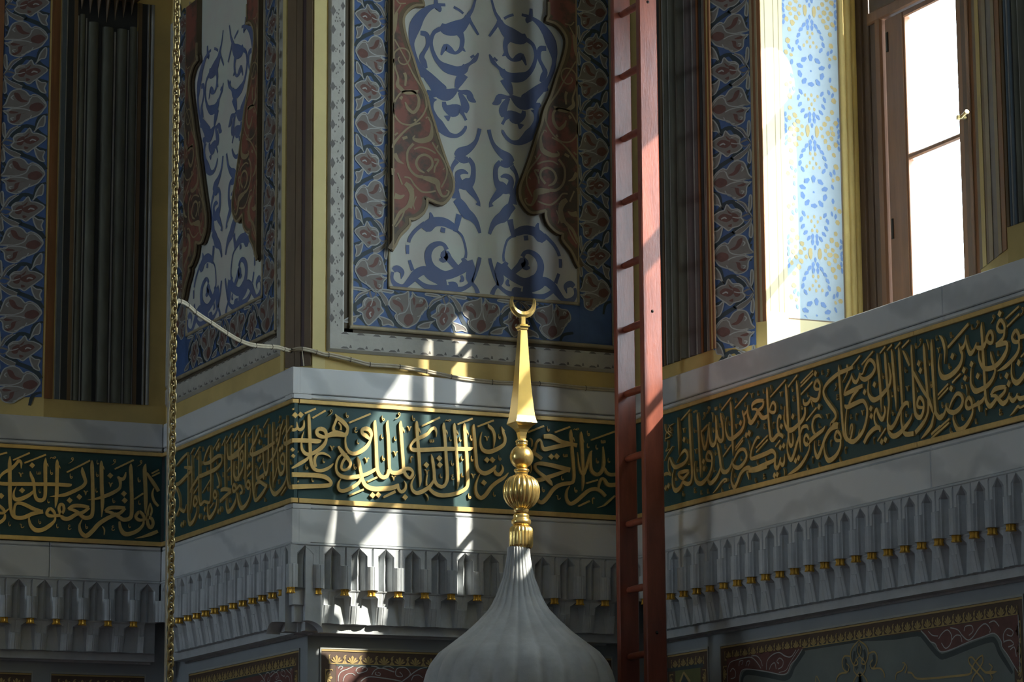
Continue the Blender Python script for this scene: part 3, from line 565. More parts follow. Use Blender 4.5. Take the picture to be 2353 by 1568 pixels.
# ------------------------------------------------------------------ stalactite cornice
def cell_mesh(name, h, tier):
    """one unit wide (u -.5...5, scaled by the pitch), height in metres; y = out of wall"""
    T1 = [0, .25, .53, .55, .70, .78, .86, .93, .97, 1.0]
    b = MB(); rows = []
    for t in T1:
        hw = .29 if t <= .78 else .29*max(0, (.97-t)/.19)
        k = min(1, hw/.29)
        if tier == 1: dc, dm = (-.20+.10*abs(t-.3))*k, (-.34)*k
        else: dc, dm = (-.20-.15*t)*k, (-.34)*k
        low = t < .54
        pe = -.03*k
        half = [(0, dc), (hw*.5, dm), (hw*.84, -.15*k), (hw*.9, -.075*k), (hw, pe-.02*k)]
        if tier == 1:
            half += ([(hw+.035, .02), (.385, .075), (.465, .105), (.5, .085)] if low else [(hw+.02, -.02), (max(hw+.03, .36), -.02), (.455, -.02), (.5, -.09 if t < .95 else -.02)])
        else:
            half += ([(hw+.06, -.02), (.36, .0), (.47, .035), (.5, .02)] if low else [(hw+.02, -.03), (max(hw+.03, .35), -.05), (.455, -.05), (.5, -.07)])
        if t >= .97: half = [(u, -.02) for u, _ in half]
        lean = 0 if tier == 1 else -.22*(1-t)
        row = [(-u, d+lean, t*h) for u, d in reversed(half[1:])]+[(u, d+lean, t*h) for u, d in half]
        rows.append(row)
    n = len(rows[0]); vs = [(u, d*.14, z) for r in rows for u, d, z in r]; fs = []
    for i in range(len(rows)-1):
        for j in range(n-1): fs.append((i*n+j, i*n+j+1, (i+1)*n+j+1, (i+1)*n+j))
    o = len(vs); vs += [(u, -.10, 0) for u, d, z in rows[0]]
    for j in range(n-1): fs.append((j, o+j, o+j+1, j+1))
    b.add(vs, fs, 'stone'); return b.mesh(name)
def shell_mesh():
    b = MB(); vs = []; fs = []; N, K = 8, 6
    for i in range(K+1):
        th = math.pi/2*i/K
        for j in range(N+1):
            x = -.5+j/N; bul = math.sin(math.pi*j/N)**.5
            vs.append((x, -.030-.075*math.sin(th)**1.3+.022*bul*math.cos(th*.9)-.008, -.052*(1-math.cos(th))-.002-.014*(1-bul)*0+.010*bul*math.sin(th*2)*.3))
    for i in range(K):
        for j in range(N): fs.append((i*(N+1)+j, i*(N+1)+j+1, (i+1)*(N+1)+j+1, (i+1)*(N+1)+j))
    b.add(vs, fs, 'stone', True); return b.mesh('scallop')
def pendant_mesh():
    b = MB(); pr = [(.001, 0), (.017, 0), (.0185, -.004), (.0165, -.012), (.0175, -.022), (.021, -.028), (.019, -.030), (.001, -.030)]
    b.lathe(pr, 'goldp', seg=32, fn=lambda th, j, z: 1+.16*math.cos(th*8), smooth=False); return b.mesh('gold_pendant')
T1M, T2M, SHM, PNM = cell_mesh('niche_cell', 3.378-3.166, 1), cell_mesh('lower_niche_cell', 3.166-3.004, 2), shell_mesh(), pendant_mesh()
CL = {'A': 'carved stalactite cornice on the dim wall left of the chain', 'B': 'carved stalactite cornice along the receding pier side',
      'C': 'carved stalactite cornice behind the ribbed dome, half in sunlight', 'D': 'long carved stalactite cornice right of the ladder'}
def frame(w, u, z, d, su=1.):
    o = pt(w, u, z, d); ax = (pt(w, u+1, z, d)-o)*su*WALL[w][1]; out = pt(w, u, z, d+1)-o
    return Matrix(((ax.x, out.x, 0, o.x), (ax.y, out.y, 0, o.y), (0, 0, 1, o.z), (0, 0, 0, 1)))
for w, u0, p, n in (('C', 0., XD/13, 13), ('B', 0., YA/14, 14), ('D', -.005, -.1345, 30), ('A', -.005, -.142, 8)):
    r = thing('stalactite_cornice', CL[w], 'cornice', 'stalactite cornices')
    b = MB(); lo, hi = sorted((u0, u0+p*n))
    b.wbox(w, lo, hi, 3.372, 3.3835, -.16, .006, 'stone', .003); b.obj('fascia', r)
    b = MB(); b.wbox(w, lo, hi, 2.96, 3.374, -.16, -.075, 'stone'); b.obj('backing', r)
    ap = abs(p)
    for i in range(n):
        uc = u0+p*(i+.5)
        link('niche_cell', T1M, r, frame(w, uc, 3.166, .004, ap))
        ue = u0+p*i
        if i > 0 or w in 'BC':
            if not (i == 0 and w == 'B'): link('gold_pendant', PNM, r, frame(w, ue, 3.1665, -.010 if i else .0, 1))
        if i > 0: link('lower_niche_cell', T2M, r, frame(w, ue, 3.004, -.022, ap))
        for k in (0, 1):
            if i > 0 or k == 0: link('scallop', SHM, r, frame(w, ue+(k-.5)*ap*.5+ap*.0, 3.004, -.028, ap*.5))
    if w == 'C':
        b = MB()
        b.prism([(-.016, -.016), (.03, -.014), (.03, .03), (-.014, .03)], 3.166, 3.278, 'stone'); b.prism([(-.004, -.004), (.03, -.004), (.03, .03), (-.004, .03)], 3.278, 3.374, 'stone')
        b.prism([(.016, .016), (.09, .02), (.09, .09), (.02, .09)], 3.085, 3.166, 'stone'); b.prism([(.030, .030), (.09, .034), (.09, .09), (.034, .09)], 3.004, 3.085, 'stone')
        b.prism([(.06, .06), (.14, .06), (.14, .14), (.06, .14)], 2.955, 3.004, 'stone')
        b.obj('corner_block', r)
# ------------------------------------------------------------------ painted flower border unit
KX, KZ = .000438, .000407
PER = 915*KZ
def flower_unit():
    b = MB()
    def P(txt): return [((float(a)-372)*KX, -(float(c)-787)*KZ) for a, c in (t.split(',') for t in txt.split())]
    def st(txt, m, dd):
        for sg in txt.split(';'):
            ps = [((float(a)-372)*KX, -(float(c)-787)*KZ, float(e)*KX) for a, c, e in (t.split(',') for t in sg.split())]
            lstroke(b, ps, dd, m)
    def po(txt, m, dd, out=True):
        q = smooth_poly(P(txt), 3); tri = tessellate_polygon([[Vector((x, z, 0)) for x, z in q]])
        b.add([(x, dd, z) for x, z in q], [tuple(t) for t in tri], m)
        if out: lstroke(b, [(x, z, 13*KX) for x, z in q]+[(q[0][0], q[0][1], 13*KX)], .0022, 'fline', 1)
    st("165,500,30 230,450,44 300,370,54 380,350,44 440,430,54 500,490,40; 170,680,36 260,640,34; 390,730,44 300,780,48 220,840,48 170,930,36; 500,640,44 430,680,56 380,740,44; 560,830,34 530,900,28; 165,1110,26 240,1150,36 270,1280,26; 540,380,26 560,420,30 560,520,20; 500,1090,30 560,1100,20; 540,960,30 560,900,20", 'navy', .0005)
    po("190,210 240,280 270,400 285,425 240,365 195,345", 'fgrey', .001); po("275,640 265,720 235,800 185,825 200,760 185,690 230,680", 'fgrey', .001)
    po("560,300 575,330 570,450 545,500 550,350", 'fgrey', .001); po("560,640 578,700 570,820 545,800 550,720", 'fgrey', .001)
    po("175,510 250,450 300,440 325,375 370,440 430,450 470,500 465,560 490,610 440,660 380,670 340,700 300,660 230,590", 'fgrey', .001)
    po("235,530 290,480 380,540 320,590", 'fred', .0014, False); po("370,490 430,520 440,590 390,600", 'fred', .0014, False); po("325,440 345,460 375,500 345,490", 'fred', .0014, False); po("330,640 370,620 365,660", 'fred', .0014, False)
    st("265,545,14 300,530,18 320,550,10; 380,540,10 430,560,12 460,560,10; 380,470,10 430,470,12 460,500,8", 'fline', .0022)
    st("460,560,20 540,530,20 575,570,10; 470,565,12 520,610,12 575,575,10; 430,350,22 500,400,30 540,500,24 575,570,14; 575,585,14 540,660,28 460,730,56 405,740,40", 'fgrey', .0012)
    st("430,345,8 500,392,8 545,500,8 578,570,8; 410,350,8 480,420,8 525,510,8; 575,600,8 550,670,8 470,750,8 405,760,8; 565,590,8 520,650,8 440,700,8 400,730,8", 'fline', .0022)
    po("180,980 220,890 290,840 330,860 370,800 430,770 500,800 530,880 550,960 578,1010 500,1020 520,1060 575,1055 530,1110 520,1200 470,1240 410,1240 360,1180 300,1150 240,1110 200,1040", 'fgrey', .001)
    po("200,1000 250,950 320,980 330,1040 270,1070 230,1050", 'fred', .0014, False); po("430,830 475,815 455,900 400,945 345,930 400,900", 'fred', .0014, False); po("360,1090 405,1100 425,1180 485,1230 510,1200 455,1180 445,1110", 'fred', .0014, False); po("430,1080 520,1055 500,1095", 'fred', .0014, False)
    st("325,890,12 350,970,12 430,1012,12 500,1010,12 575,1010,10; 325,1060,12 380,1035,12 480,1030,12 540,1050,12; 190,970,10 250,880,10 305,870,10 320,900,10; 480,850,10 500,880,14 480,910,10; 470,1150,10 500,1160,14 480,1190,10; 310,1120,10 340,1180,10 420,1225,10", 'fline', .0022)
    return b.mesh('flower_motif')
def lstroke(b, ps, dd, m, sub=3):
    pts = crom(ps, sub); n = len(pts); vs = []; fs = []
    for i, (u, z, wd) in enumerate(pts):
        a = pts[max(0, i-1)]; c = pts[min(n-1, i+1)]; tx, tz = c[0]-a[0], c[1]-a[1]; l = math.hypot(tx, tz) or 1
        vs += [(u-tz/l*wd/2, dd, z+tx/l*wd/2), (u+tz/l*wd/2, dd, z-tx/l*wd/2)]
    for i in range(n-1): fs.append((2*i, 2*i+1, 2*i+3, 2*i+2))
    b.add(vs, fs, m)
FLM = flower_unit()
def flower(root, w, uc, zc, d, width, mirror=False, rot=False, per=None):
    f = frame(w, uc, zc, d, 1); sx = width/.183*(-1 if mirror else 1); sz = (per or PER)/PER
    if rot: mm = f @ Matrix(((0, 0, -sz, 0), (0, 1, 0, 0), (sx, 0, 0, 0), (0, 0, 0, 1)))
    else: mm = f @ Matrix.Diagonal((sx, 1, sz, 1))
    link('flower_motif', FLM, root, mm)
# ------------------------------------------------------------------ arabesque of the big panels (left half, mirrored)
ARAB = [(880, 0, """
900,45,36 800,45,40 740,60,50 640,110,80 540,210,120 470,340,150 430,480,110 420,600,60 440,720,60 490,860,60 560,980,90 650,1080,130 740,1180,160 820,1280,200 920,1340,160 1030,1290,80 1060,1250,20
540,450,60 620,470,70 650,540,60 640,640,50 590,730,50 560,800,70 590,880,80 630,960,30
1230,210,80 1190,290,110 1080,370,180 920,400,150 830,350,90; 830,390,60 740,440,50 700,540,48 700,640,48 740,770,56 810,880,70 920,960,120 1060,1000,120 1160,980,110 1200,920,80
1090,420,120 1140,520,70 1140,620,60 1110,700,50 1040,740,40 960,690,90 900,650,70 840,770,20; 1150,680,50 1190,720,10
1340,-60,30 1290,110,40 1230,210,60 1270,300,44 1330,400,40 1378,480,30; 1020,75,36 1100,120,34 1160,170,34; 760,-80,40 770,40,60 800,100,90 790,130,60
1378,740,20 1330,830,60 1260,890,40 1170,950,70; 1280,775,60 1300,805,60; 1060,1250,50 1100,1150,110 1160,1040,140; 630,1290,40 700,1330,90 760,1320,90; 1060,1270,30 1120,1300,40 1230,1320,80 1270,1400,90 1340,1450,20; 1100,1310,40 1160,1420,90 1190,1520,110 1180,1600,60
560,1040,80 540,1080,60
"""), (880, 230, """
720,-60,120 700,0,70 695,100,70 740,220,90 800,330,140 880,420,110 960,480,70 1060,495,50 1140,450,48 1190,380,40 1190,350,30; 1200,270,40 1160,190,40 1100,110,110 1000,130,160 900,80,80 880,0,50; 930,200,100 945,280,20; 1090,60,80
1395,390,50 1375,480,48 1330,590,56 1240,680,90 1120,740,130 1050,790,70; 1230,820,60 1290,900,64 1305,1000,64 1290,1120,80 1230,1180,140 1130,1200,110 1080,1100,80 1090,1030,70 1160,1010,60 1230,1040,20; 1080,760,130 1150,830,110 1230,840,70
1210,1200,110 1270,1290,90 1340,1380,60 1380,1450,40 1370,1500,70; 1070,850,70 1010,930,50 985,1030,48 1010,1150,50 1050,1260,70 1060,1400,120; 1080,1200,60 1090,1270,20
"""), (880, 450, """
1050,30,100 1130,120,130 1200,230,140 1280,290,110 1350,380,70 1400,520,40; 1100,250,80 1080,350,70 1040,500,60; 1060,470,40 1000,420,90 880,360,110 740,360,120 640,430,140 600,480,60
600,400,90 540,420,50 450,500,46 390,590,44 370,650,44; 355,690,44 355,820,40; 380,910,40 430,1060,50; 680,220,20 700,290,60 690,380,80; 870,440,60 860,510,60
1070,490,30 1140,560,30 1180,680,30 1200,800,32 1190,880,40
1060,1010,70 960,900,90 900,820,110 870,900,90 810,900,20; 920,760,60 880,690,50 800,670,60 700,720,80 650,830,90 670,960,100 740,1080,150 900,1130,110 1060,1080,110 1180,1000,130 1240,940,140; 1230,920,120 1270,1050,120 1250,1160,100 1280,1250,60; 1150,880,50 1170,920,60
150,1060,60 200,1030,80 260,1060,70 280,1100,50 260,1180,10; 140,1080,40 130,1180,44 190,1270,70 300,1290,60 400,1200,90 480,1110,110 590,1060,110 700,1120,150 830,1200,140 860,1290,120; 480,1190,50 580,1270,60 700,1320,90 860,1330,110 1000,1330,90 1130,1330,60 1230,1280,50 1290,1220,60; 950,1270,80 1040,1260,60 1070,1310,30; 1130,1130,30 1150,1190,50 1110,1220,20
1400,870,44 1380,960,48 1330,1130,40 1290,1230,40 1340,1310,50 1370,1390,60
""")]
TANS = [(880, 0, """
140,850,24 150,770,22 220,710,22 310,720,22 365,790,22 360,880,22 300,940,22 230,920,20 200,860,18 225,830,14; 150,580,20 210,690,20 320,890,20 400,1050,24 450,1140,30 540,1280,24 590,1400,24 610,1568,24
130,860,24 160,1000,26 200,1130,30 190,1230,60 240,1290,60 300,1340,60 440,1340,60 490,1310,10; 290,1060,50 310,1130,40 300,1250,30; 310,60,20 220,60,20 170,0,20; 240,80,16 170,200,20; 180,190,40 160,300,60 150,420,50 130,520,20; 260,1400,30 230,1440,50
"""), (880, 230, """
610,0,24 610,100,24 560,220,24 470,320,24 370,370,24 240,340,24 150,230,24 130,100,24 170,0,24 250,-100,24 400,-120,30 490,-30,40 490,100,50 420,190,50 340,130,50 300,40,20; 520,340,24 380,390,24 260,490,30 150,620,40 120,700,30; 165,490,60 180,510,60; 290,535,80 305,575,80; 430,290,40 455,310,40
640,280,24 680,360,24 680,500,60 640,570,80 520,600,70 420,570,40 440,520,10; 600,280,16 610,260,18 640,265,18 645,300,16; 420,640,40 340,740,36 330,880,36 370,1010,36 460,1100,40 560,1120,50; 690,620,24 760,740,24 850,870,24 900,1000,24 890,1130,24 820,1270,24; 620,1040,40 690,960,36 680,860,36 590,800,36 500,830,36 460,920,40 500,1010,40 580,1060,20; 430,720,20 520,690,22 640,720,24 740,780,24
720,870,40 780,880,30 730,980,30 720,1060,20; 560,1130,50 680,1160,90 760,1200,90 780,1290,60 830,1390,40 900,1390,24 930,1330,20 890,1310,16; 290,1120,24 370,1140,24 440,1240,26 540,1330,28 640,1340,24 740,1320,24; 190,1060,24 260,1230,24; 300,1210,60 370,1280,90 400,1400,70 370,1568,60; 150,780,60 200,880,50 280,930,10; 130,1000,60 120,1090,30; 755,680,50 775,690,50; 850,1000,50 860,1010,40
"""), (880, 450, "400,-100,60 380,50,50 330,170,50 220,260,50 150,400,40 120,450,30; 460,20,20 420,130,20 440,210,16; 150,10,90 230,30,60 290,0,20; 300,200,20 250,330,24 160,460,20")]
SPAND = [(880, 0, "545,-200 545,0 578,80 470,85 390,120 320,190 280,280 290,420 340,620 420,850 520,1170 600,1350 640,1480"), (880, 230, "660,150 720,330 800,600 900,900 970,1080 1000,1200 990,1330 930,1430 850,1500 760,1490 625,1430"),
         (880, 450, "620,90 615,150 580,240 500,310 420,345 365,345 372,420 320,490 250,560 200,640 170,710 118,790")]
UL, UR = .521, 1.556; UMID = (UL+UR)/2
def spand_poly():
    q = []
    for ox, oy, t in SPAND:
        for p in t.split(): a, c = p.split(','); q.append(uz('C', ox+float(a)/6.27, oy+float(c)/6.27, 0.0))
    return q
def big_panel(w, fl, fr, name, label):
    """fl, fr: u of the painted field; layout follows the pier front, stretched to fit"""
    k = (fr-fl)/(UR-UL); Z1 = 6.5
    g = lambda u: fl+(u-UL)*k
    r = thing(name, label, 'painted panel', 'tall painted wall panels')
    base = -.02
    def bx(nm, u0, u1, z0, z1, d0, d1, m, bev=0.):
        b = MB(); a, c = sorted((u0, u1)); b.wbox(w, a, c, z0, z1, d0, d1, m, bev); return b.obj(nm, r)
    lim = 1.83 if w == 'C' else 1.94
    e0 = .109 if w == 'C' else .151; o0 = .175 if w == 'C' else .199
    bx('yellow_strip', e0, o0, 4.246, Z1, base, base+.008, 'ochre')
    f0 = g(.185) if w == 'C' else .203; f1 = g(.275) if w == 'C' else .237; f2 = g(.324) if w == 'C' else .28
    ro = min(g(1.754), lim-.06); 
    bx('plaster_frame', f0, f1, 4.345, Z1, base, base+.018, 'speck', .012)
    bx('plaster_frame', f0-.001, lim, 4.335, 4.438, base, base+.0178, 'speck', .014)
    bx('plaster_frame', min(ro+.05, lim-.03), lim-.002, 4.438, Z1, base, base+.018, 'speck', .010)
    bx('frame_groove', f1, f2, 4.438, Z1, base, base+.003, 'groove'); bx('frame_groove', f1, ro+.05, 4.434, 4.456, base, base+.003, 'groove')
    for (a, c) in (((f2-.012*1, 4.47), (f2-.012, Z1)), ((f2-.02, 4.466), (ro+.02, 4.466)), ((ro+.012, 4.47), (ro+.012, Z1))):
        b = MB(); b.tube([pt(w, a[0], a[1], base+.006), pt(w, c[0], c[1], base+.006)], .0115, 'bead', 8); b.obj('frame_bead', r)
    bx('flower_border_ground', f2, g(.507), 4.478, Z1, base, base+.004, 'fblue'); bx('flower_border_ground', g(1.571), ro, 4.478, Z1, base, base+.004, 'fblue'); bx('flower_border_ground', f2, ro, 4.476, 4.671, base, base+.0035, 'fblue')
    for a, c in ((.5075, .5205), (1.5565, 1.5705)): bx('inner_moulding', g(a), g(c), 4.671, Z1, base, base+.012, 'bead', .004)
    bx('inner_moulding', g(.5075), g(1.5705), 4.671, 4.688, base, base+.012, 'bead', .004)
    bx('painted_field', fl, fr, 4.688, Z1, base, base+.005, 'field')
    # lozenges on the plaster frame
    b = MB(); rnd = random.Random(3)
    z = 4.50
    while z < 6.4:
        for q, s in ((.22, 1.), (.8, .8)):
            u = f0+(f1-f0)*q; a = abs(f1-f0)*.17*s; h = .026*s*rnd.uniform(.8, 1.15); zz = z+(0 if q < .5 else .03)
            b.wpoly(w, [(u-a, zz), (u, zz+h), (u+a, zz), (u, zz-h)], None, base+.0186, 'speckd')
        for _ in range(5):
            u = f0+(f1-f0)*rnd.uniform(.35, .68); zz = z+rnd.uniform(-.04, .05); a = .004
            b.wpoly(w, [(u-a, zz), (u, zz+a*1.6), (u+a, zz), (u, zz-a*1.6)], None, base+.0186, 'speckd')
        z += .098
    u = f1
    while u < lim-.1:
        for dz, a, h in ((4.352, .024, .010), (4.357, .007, .014), (4.424, .022, .010)):
            uu = u+(.03 if a < .01 else 0); b.wpoly(w, [(uu-a, dz), (uu-a*.4, dz+h), (uu+a*.4, dz+h), (uu+a, dz)], None, base+.0186, 'speckd')
        u += .085
    b.obj('lozenge_paint', r)['kind'] = 'stuff'
    # arabesque
    b = MB(); dd = base+.0065; j = 0
    for ox, oy, t in ARAB:
        for code, ps in parse('C', t, .015, ox, oy, 6.27):
            for mirror in (0, 1):
                j += 1
                q = [(u+.012, z, wd) for u, z, wd in ps]; q = [((2*UMID-u) if mirror else u, z, wd) for u, z, wd in q]
                b.stroke(w, [(g(u), z, wd*1.18*(1+k)/2) for u, z, wd in q], None, dd+(j % 7)*.00008, 'ablue')
    b.obj('arabesque_painting', r)
    # raised scalloped spandrels
    sp = spand_poly()
    for mirror in (0, 1):
        mm = (lambda u: g(2*UMID-u)) if mirror else g
        edge = [(mm(u), z) for u, z in sp]; poly = [(mm(UL-.0), Z1)]+[(edge[0][0], Z1)]+edge[1:]+[(mm(UL-.0), edge[-1][1])]
        b = MB(); b.wpoly(w, poly, base+.005, base+.036, 'plate', 'edge')
        q = [(u, z, .013) for u, z in edge]
        b.stroke(w, q, base+.030, base+.0385, 'tan', 2)
        b.stroke(w, [(u+(mm(UL-.3)-mm(UL))/.3*.017, z+.004, .020) for u, z in edge[1:]], None, base+.0368, 'edge', 2)
        b.stroke(w, [(mm(UL+.004), Z1, .008), (mm(UL+.004), edge[-1][1], .008)], None, base+.0375, 'tan')
        # stepped edge lines on the thickness
        b.stroke(w, [(u, z, .022) for u, z in edge[1:]], base+.012, base+.020, 'edge', 2)
        po = b.obj('scalloped_spandrel', r)
        b = MB(); j = 0
        for ox, oy, t in TANS:
            for code, ps in parse('C', t, 0., ox, oy, 6.27):
                j += 1; b.stroke(w, [(mm(u), z, wd) for u, z, wd in ps], None, base+.0372+(j % 6)*.0001, 'tan')
        b.obj('scroll_painting', po)
    # flower borders
    per = .3735 if w == 'C' else .372
    zf = uz('C', 850, 205, 0)[1] if w == 'C' else uz('B', 622, 215, 0)[1]
    z = zf-237*KZ - per*4
    while z < 6.4:
        if z-.5*per > 4.60:
            flower(r, w, (f2+g(.507))/2, z, base+.0045, abs(g(.507)-f2)*.99, mirror=(w == 'B'), per=per); flower(r, w, (g(1.571)+ro)/2, z, base+.0045, abs(ro-g(1.571))*.99, mirror=(w == 'C'), per=per)
        z += per
    u = g(.74)-237*KZ*1.05; perb = .398*k; n0 = 0
    u = f2+perb*.50
    while u < ro-.1:
        flower(r, w, u, 4.573, base+.0045, .193, rot=True, per=perb); u += perb
    return r
big_panel('C', UL, UR, 'arabesque_panel', 'tall panel of blue arabesque between red scalloped spandrels, behind the crescent')
big_panel('B', .477, 1.615, 'arabesque_panel', 'foreshortened blue arabesque panel just right of the hanging chain')
# ------------------------------------------------------------------ fluted pilasters
def half_round(b, w, u0, u1, z0, z1, d, m, h=None):
    n = 6; h = h or abs(u1-u0)*.35; vs = []; fs = []
    for i in range(n+1):
        th = math.pi*i/n; u = (u0+u1)/2-(u1-u0)/2*math.cos(th); dd = d+h*math.sin(th)
        vs += [pt(w, u, z0, dd), pt(w, u, z1, dd)]
    for i in range(n): fs.append((2*i, 2*i+2, 2*i+3, 2*i+1))
    b.add(vs, fs, m, True); b.add([vs[2*i] for i in range(n+1)], [tuple(range(n+1))], m)
    b.add([vs[2*i+1] for i in range(n+1)], [tuple(range(n+1))], m)
def stripes(root, w, lst, py, z0, z1, d=-.02):
    for px0, px1, m, kind in lst:
        a, c = sorted((uz(w, px0, py, d)[0], uz(w, px1, py, d)[0])); b = MB()
        top = z1 if not isinstance(z1, dict) else z1.get(px0, z1['all'])
        if kind == 'o': half_round(b, w, a, c, z0, top, d, m, min(.03, (c-a)*.35)); nm = 'flute'
        elif kind == 'r': half_round(b, w, a, c, z0, top, d, m, (c-a)*.5); nm = 'fillet'
        else: b.wbox(w, a, c, z0, top, d, d+float(kind), m); nm = 'stripe'
        b.obj(nm, root)
r = thing('fluted_pilaster', 'shaded green-grey fluted pilaster left of the chain, hood at its top', 'pilaster', 'painted fluted pilasters')
zt = uz('A', 230, 62, -.02)[1]
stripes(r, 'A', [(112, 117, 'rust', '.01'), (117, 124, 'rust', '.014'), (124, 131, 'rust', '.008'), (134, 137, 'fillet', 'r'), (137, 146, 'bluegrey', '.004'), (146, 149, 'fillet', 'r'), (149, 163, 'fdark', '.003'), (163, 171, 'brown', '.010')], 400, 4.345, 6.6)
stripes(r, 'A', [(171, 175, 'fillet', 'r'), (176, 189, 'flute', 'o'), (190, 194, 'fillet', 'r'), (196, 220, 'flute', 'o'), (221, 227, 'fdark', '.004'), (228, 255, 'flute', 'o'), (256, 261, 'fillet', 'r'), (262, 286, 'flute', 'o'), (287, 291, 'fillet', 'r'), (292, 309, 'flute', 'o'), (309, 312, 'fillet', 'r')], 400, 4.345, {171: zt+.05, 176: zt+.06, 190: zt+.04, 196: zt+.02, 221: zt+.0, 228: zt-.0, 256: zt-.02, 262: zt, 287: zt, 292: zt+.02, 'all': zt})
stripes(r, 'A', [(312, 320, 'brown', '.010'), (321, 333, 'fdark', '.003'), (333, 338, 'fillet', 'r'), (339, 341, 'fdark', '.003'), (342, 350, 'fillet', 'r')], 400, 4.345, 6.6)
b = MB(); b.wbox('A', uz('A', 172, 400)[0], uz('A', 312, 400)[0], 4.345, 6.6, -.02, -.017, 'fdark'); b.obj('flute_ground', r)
b = MB(); ua, ub = uz('A', 178, 30)[0], uz('A', 312, 30)[0]
for i in range(7):                                   # faceted hood over the flutes
    a = ua+(ub-ua)*i/7; c = ua+(ub-ua)*(i+1)/7; m_ = (a+c)/2; dz = .06*abs(i-3)/3
    P0, P1, P2, P3 = pt('A', a, zt+.22, .03), pt('A', c, zt+.22, .03), pt('A', m_, zt+.02+dz, .0), pt('A', m_, zt+.22, .07)
    b.add([P0, P1, P2, P3], [(0, 3, 2), (3, 1, 2)], 'brown')
b.wbox('A', ua-.01, ub+.01, zt+.2, 6.6, -.02, .05, 'brown'); b.obj('pilaster_hood', r)
r = thing('fluted_pilaster', 'grey-green striped pilaster between the ladder and the flower strip', 'pilaster', 'painted fluted pilasters')
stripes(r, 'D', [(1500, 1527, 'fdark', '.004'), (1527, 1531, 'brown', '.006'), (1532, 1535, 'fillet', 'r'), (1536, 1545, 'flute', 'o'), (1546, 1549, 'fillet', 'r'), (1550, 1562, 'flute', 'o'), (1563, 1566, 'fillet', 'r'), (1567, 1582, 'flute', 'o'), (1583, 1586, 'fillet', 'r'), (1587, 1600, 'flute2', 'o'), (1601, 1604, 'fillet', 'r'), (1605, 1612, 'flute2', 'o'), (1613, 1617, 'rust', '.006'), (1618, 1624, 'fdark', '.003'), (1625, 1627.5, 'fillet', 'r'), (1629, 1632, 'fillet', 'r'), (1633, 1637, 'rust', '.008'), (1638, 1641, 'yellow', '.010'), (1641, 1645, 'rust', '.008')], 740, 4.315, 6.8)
# flower strips on the splays
r = thing('flower_strip', 'dark blue flower strip with tan and brown stripes beside the bright reveal', 'painted strip', 'painted flower strips')
ws = uz('S', 1737, 740, 0)[0]
b = MB(); b.wbox('S', .002, ws, 4.31, 6.9, 0, .004, 'fblue'); b.obj('flower_border_ground', r)
for i in range(7): flower(r, 'S', ws/2, uz('S', 1690, 330, 0)[1]-237*KZ+PER*(i-3), .0045, ws*.98)
for a, c, m, dd in ((ws, ws+.012, 'tan', .006), (ws+.013, ws+.028, 'rust', .004), (ws+.028, ws+.04, 'tan', .006), (ws+.04, ws+.06, 'rust', .004)):
    b = MB(); b.wbox('S', a, c, 4.42, 6.9, 0, dd, m); b.obj('stripe', r)
r = thing('flower_strip', 'shaded blue and red flower strip along the left picture edge', 'painted strip', 'painted flower strips')
b = MB(); b.wbox('T', .012, .262, 4.352, 6.6, 0, .004, 'fblue'); b.obj('flower_border_ground', r)
b = MB(); b.wbox('T', .262, .30, 4.352, 6.6, 0, .012, 'rust'); b.obj('stripe', r)
for i in range(7): flower(r, 'T', .137, uz('A', 60, 318, 0)[1]-237*KZ+PER*(i-3)*1.03, .0045, .25, mirror=True, per=PER*1.03)
# ------------------------------------------------------------------ window reveal
WALL['W'] = (lambda u, z, d: (2.555-d, u, z), -1)
_N0 = Vector((1.855, -3.403)); _ND = Vector((.135, .403)).normalized(); _NN = Vector((-_ND.y, _ND.x))
WALL['N'] = (lambda u, z, d: (_N0.x+_ND.x*u+_NN.x*d, _N0.y+_ND.y*u+_NN.y*d, z), -1)
r = sroot('wall_reveal', 'sunlit window reveal painted cream with pale blue and yellow tile pattern', 'window reveal')
def rb(nm, u0, u1, z0, z1, d, m, bev=0.):
    b = MB(); b.wbox('R', u0, u1, z0, z1, 0, d, m, bev); return b.obj(nm, r)
rb('cream_border', 2.006, 2.128, 4.245, 7.04, .003, 'cream'); rb('cream_border', 2.128, 2.448, 4.245, 4.440, .003, 'cream')
for u in (2.026, 2.075, 2.104): rb('painted_line', u, u+.004, 4.47, 7.04, .0036, 'tan')
rb('tile_ground', 2.128, 2.442, 4.446, 7.04, .0034, 'tilew'); rb('painted_line', 2.128, 2.448, 4.440, 4.446, .0042, 'brown'); rb('painted_line', 2.442, 2.449, 4.446, 7.04, .0045, 'brown')
for a, c in ((2.450, 2.485), (2.487, 2.522), (2.523, 2.553)):
    b = MB(); half_round(b, 'R', a, c, 4.245, 7.04, 0, 'yellow', .012); b.obj('yellow_moulding', r)
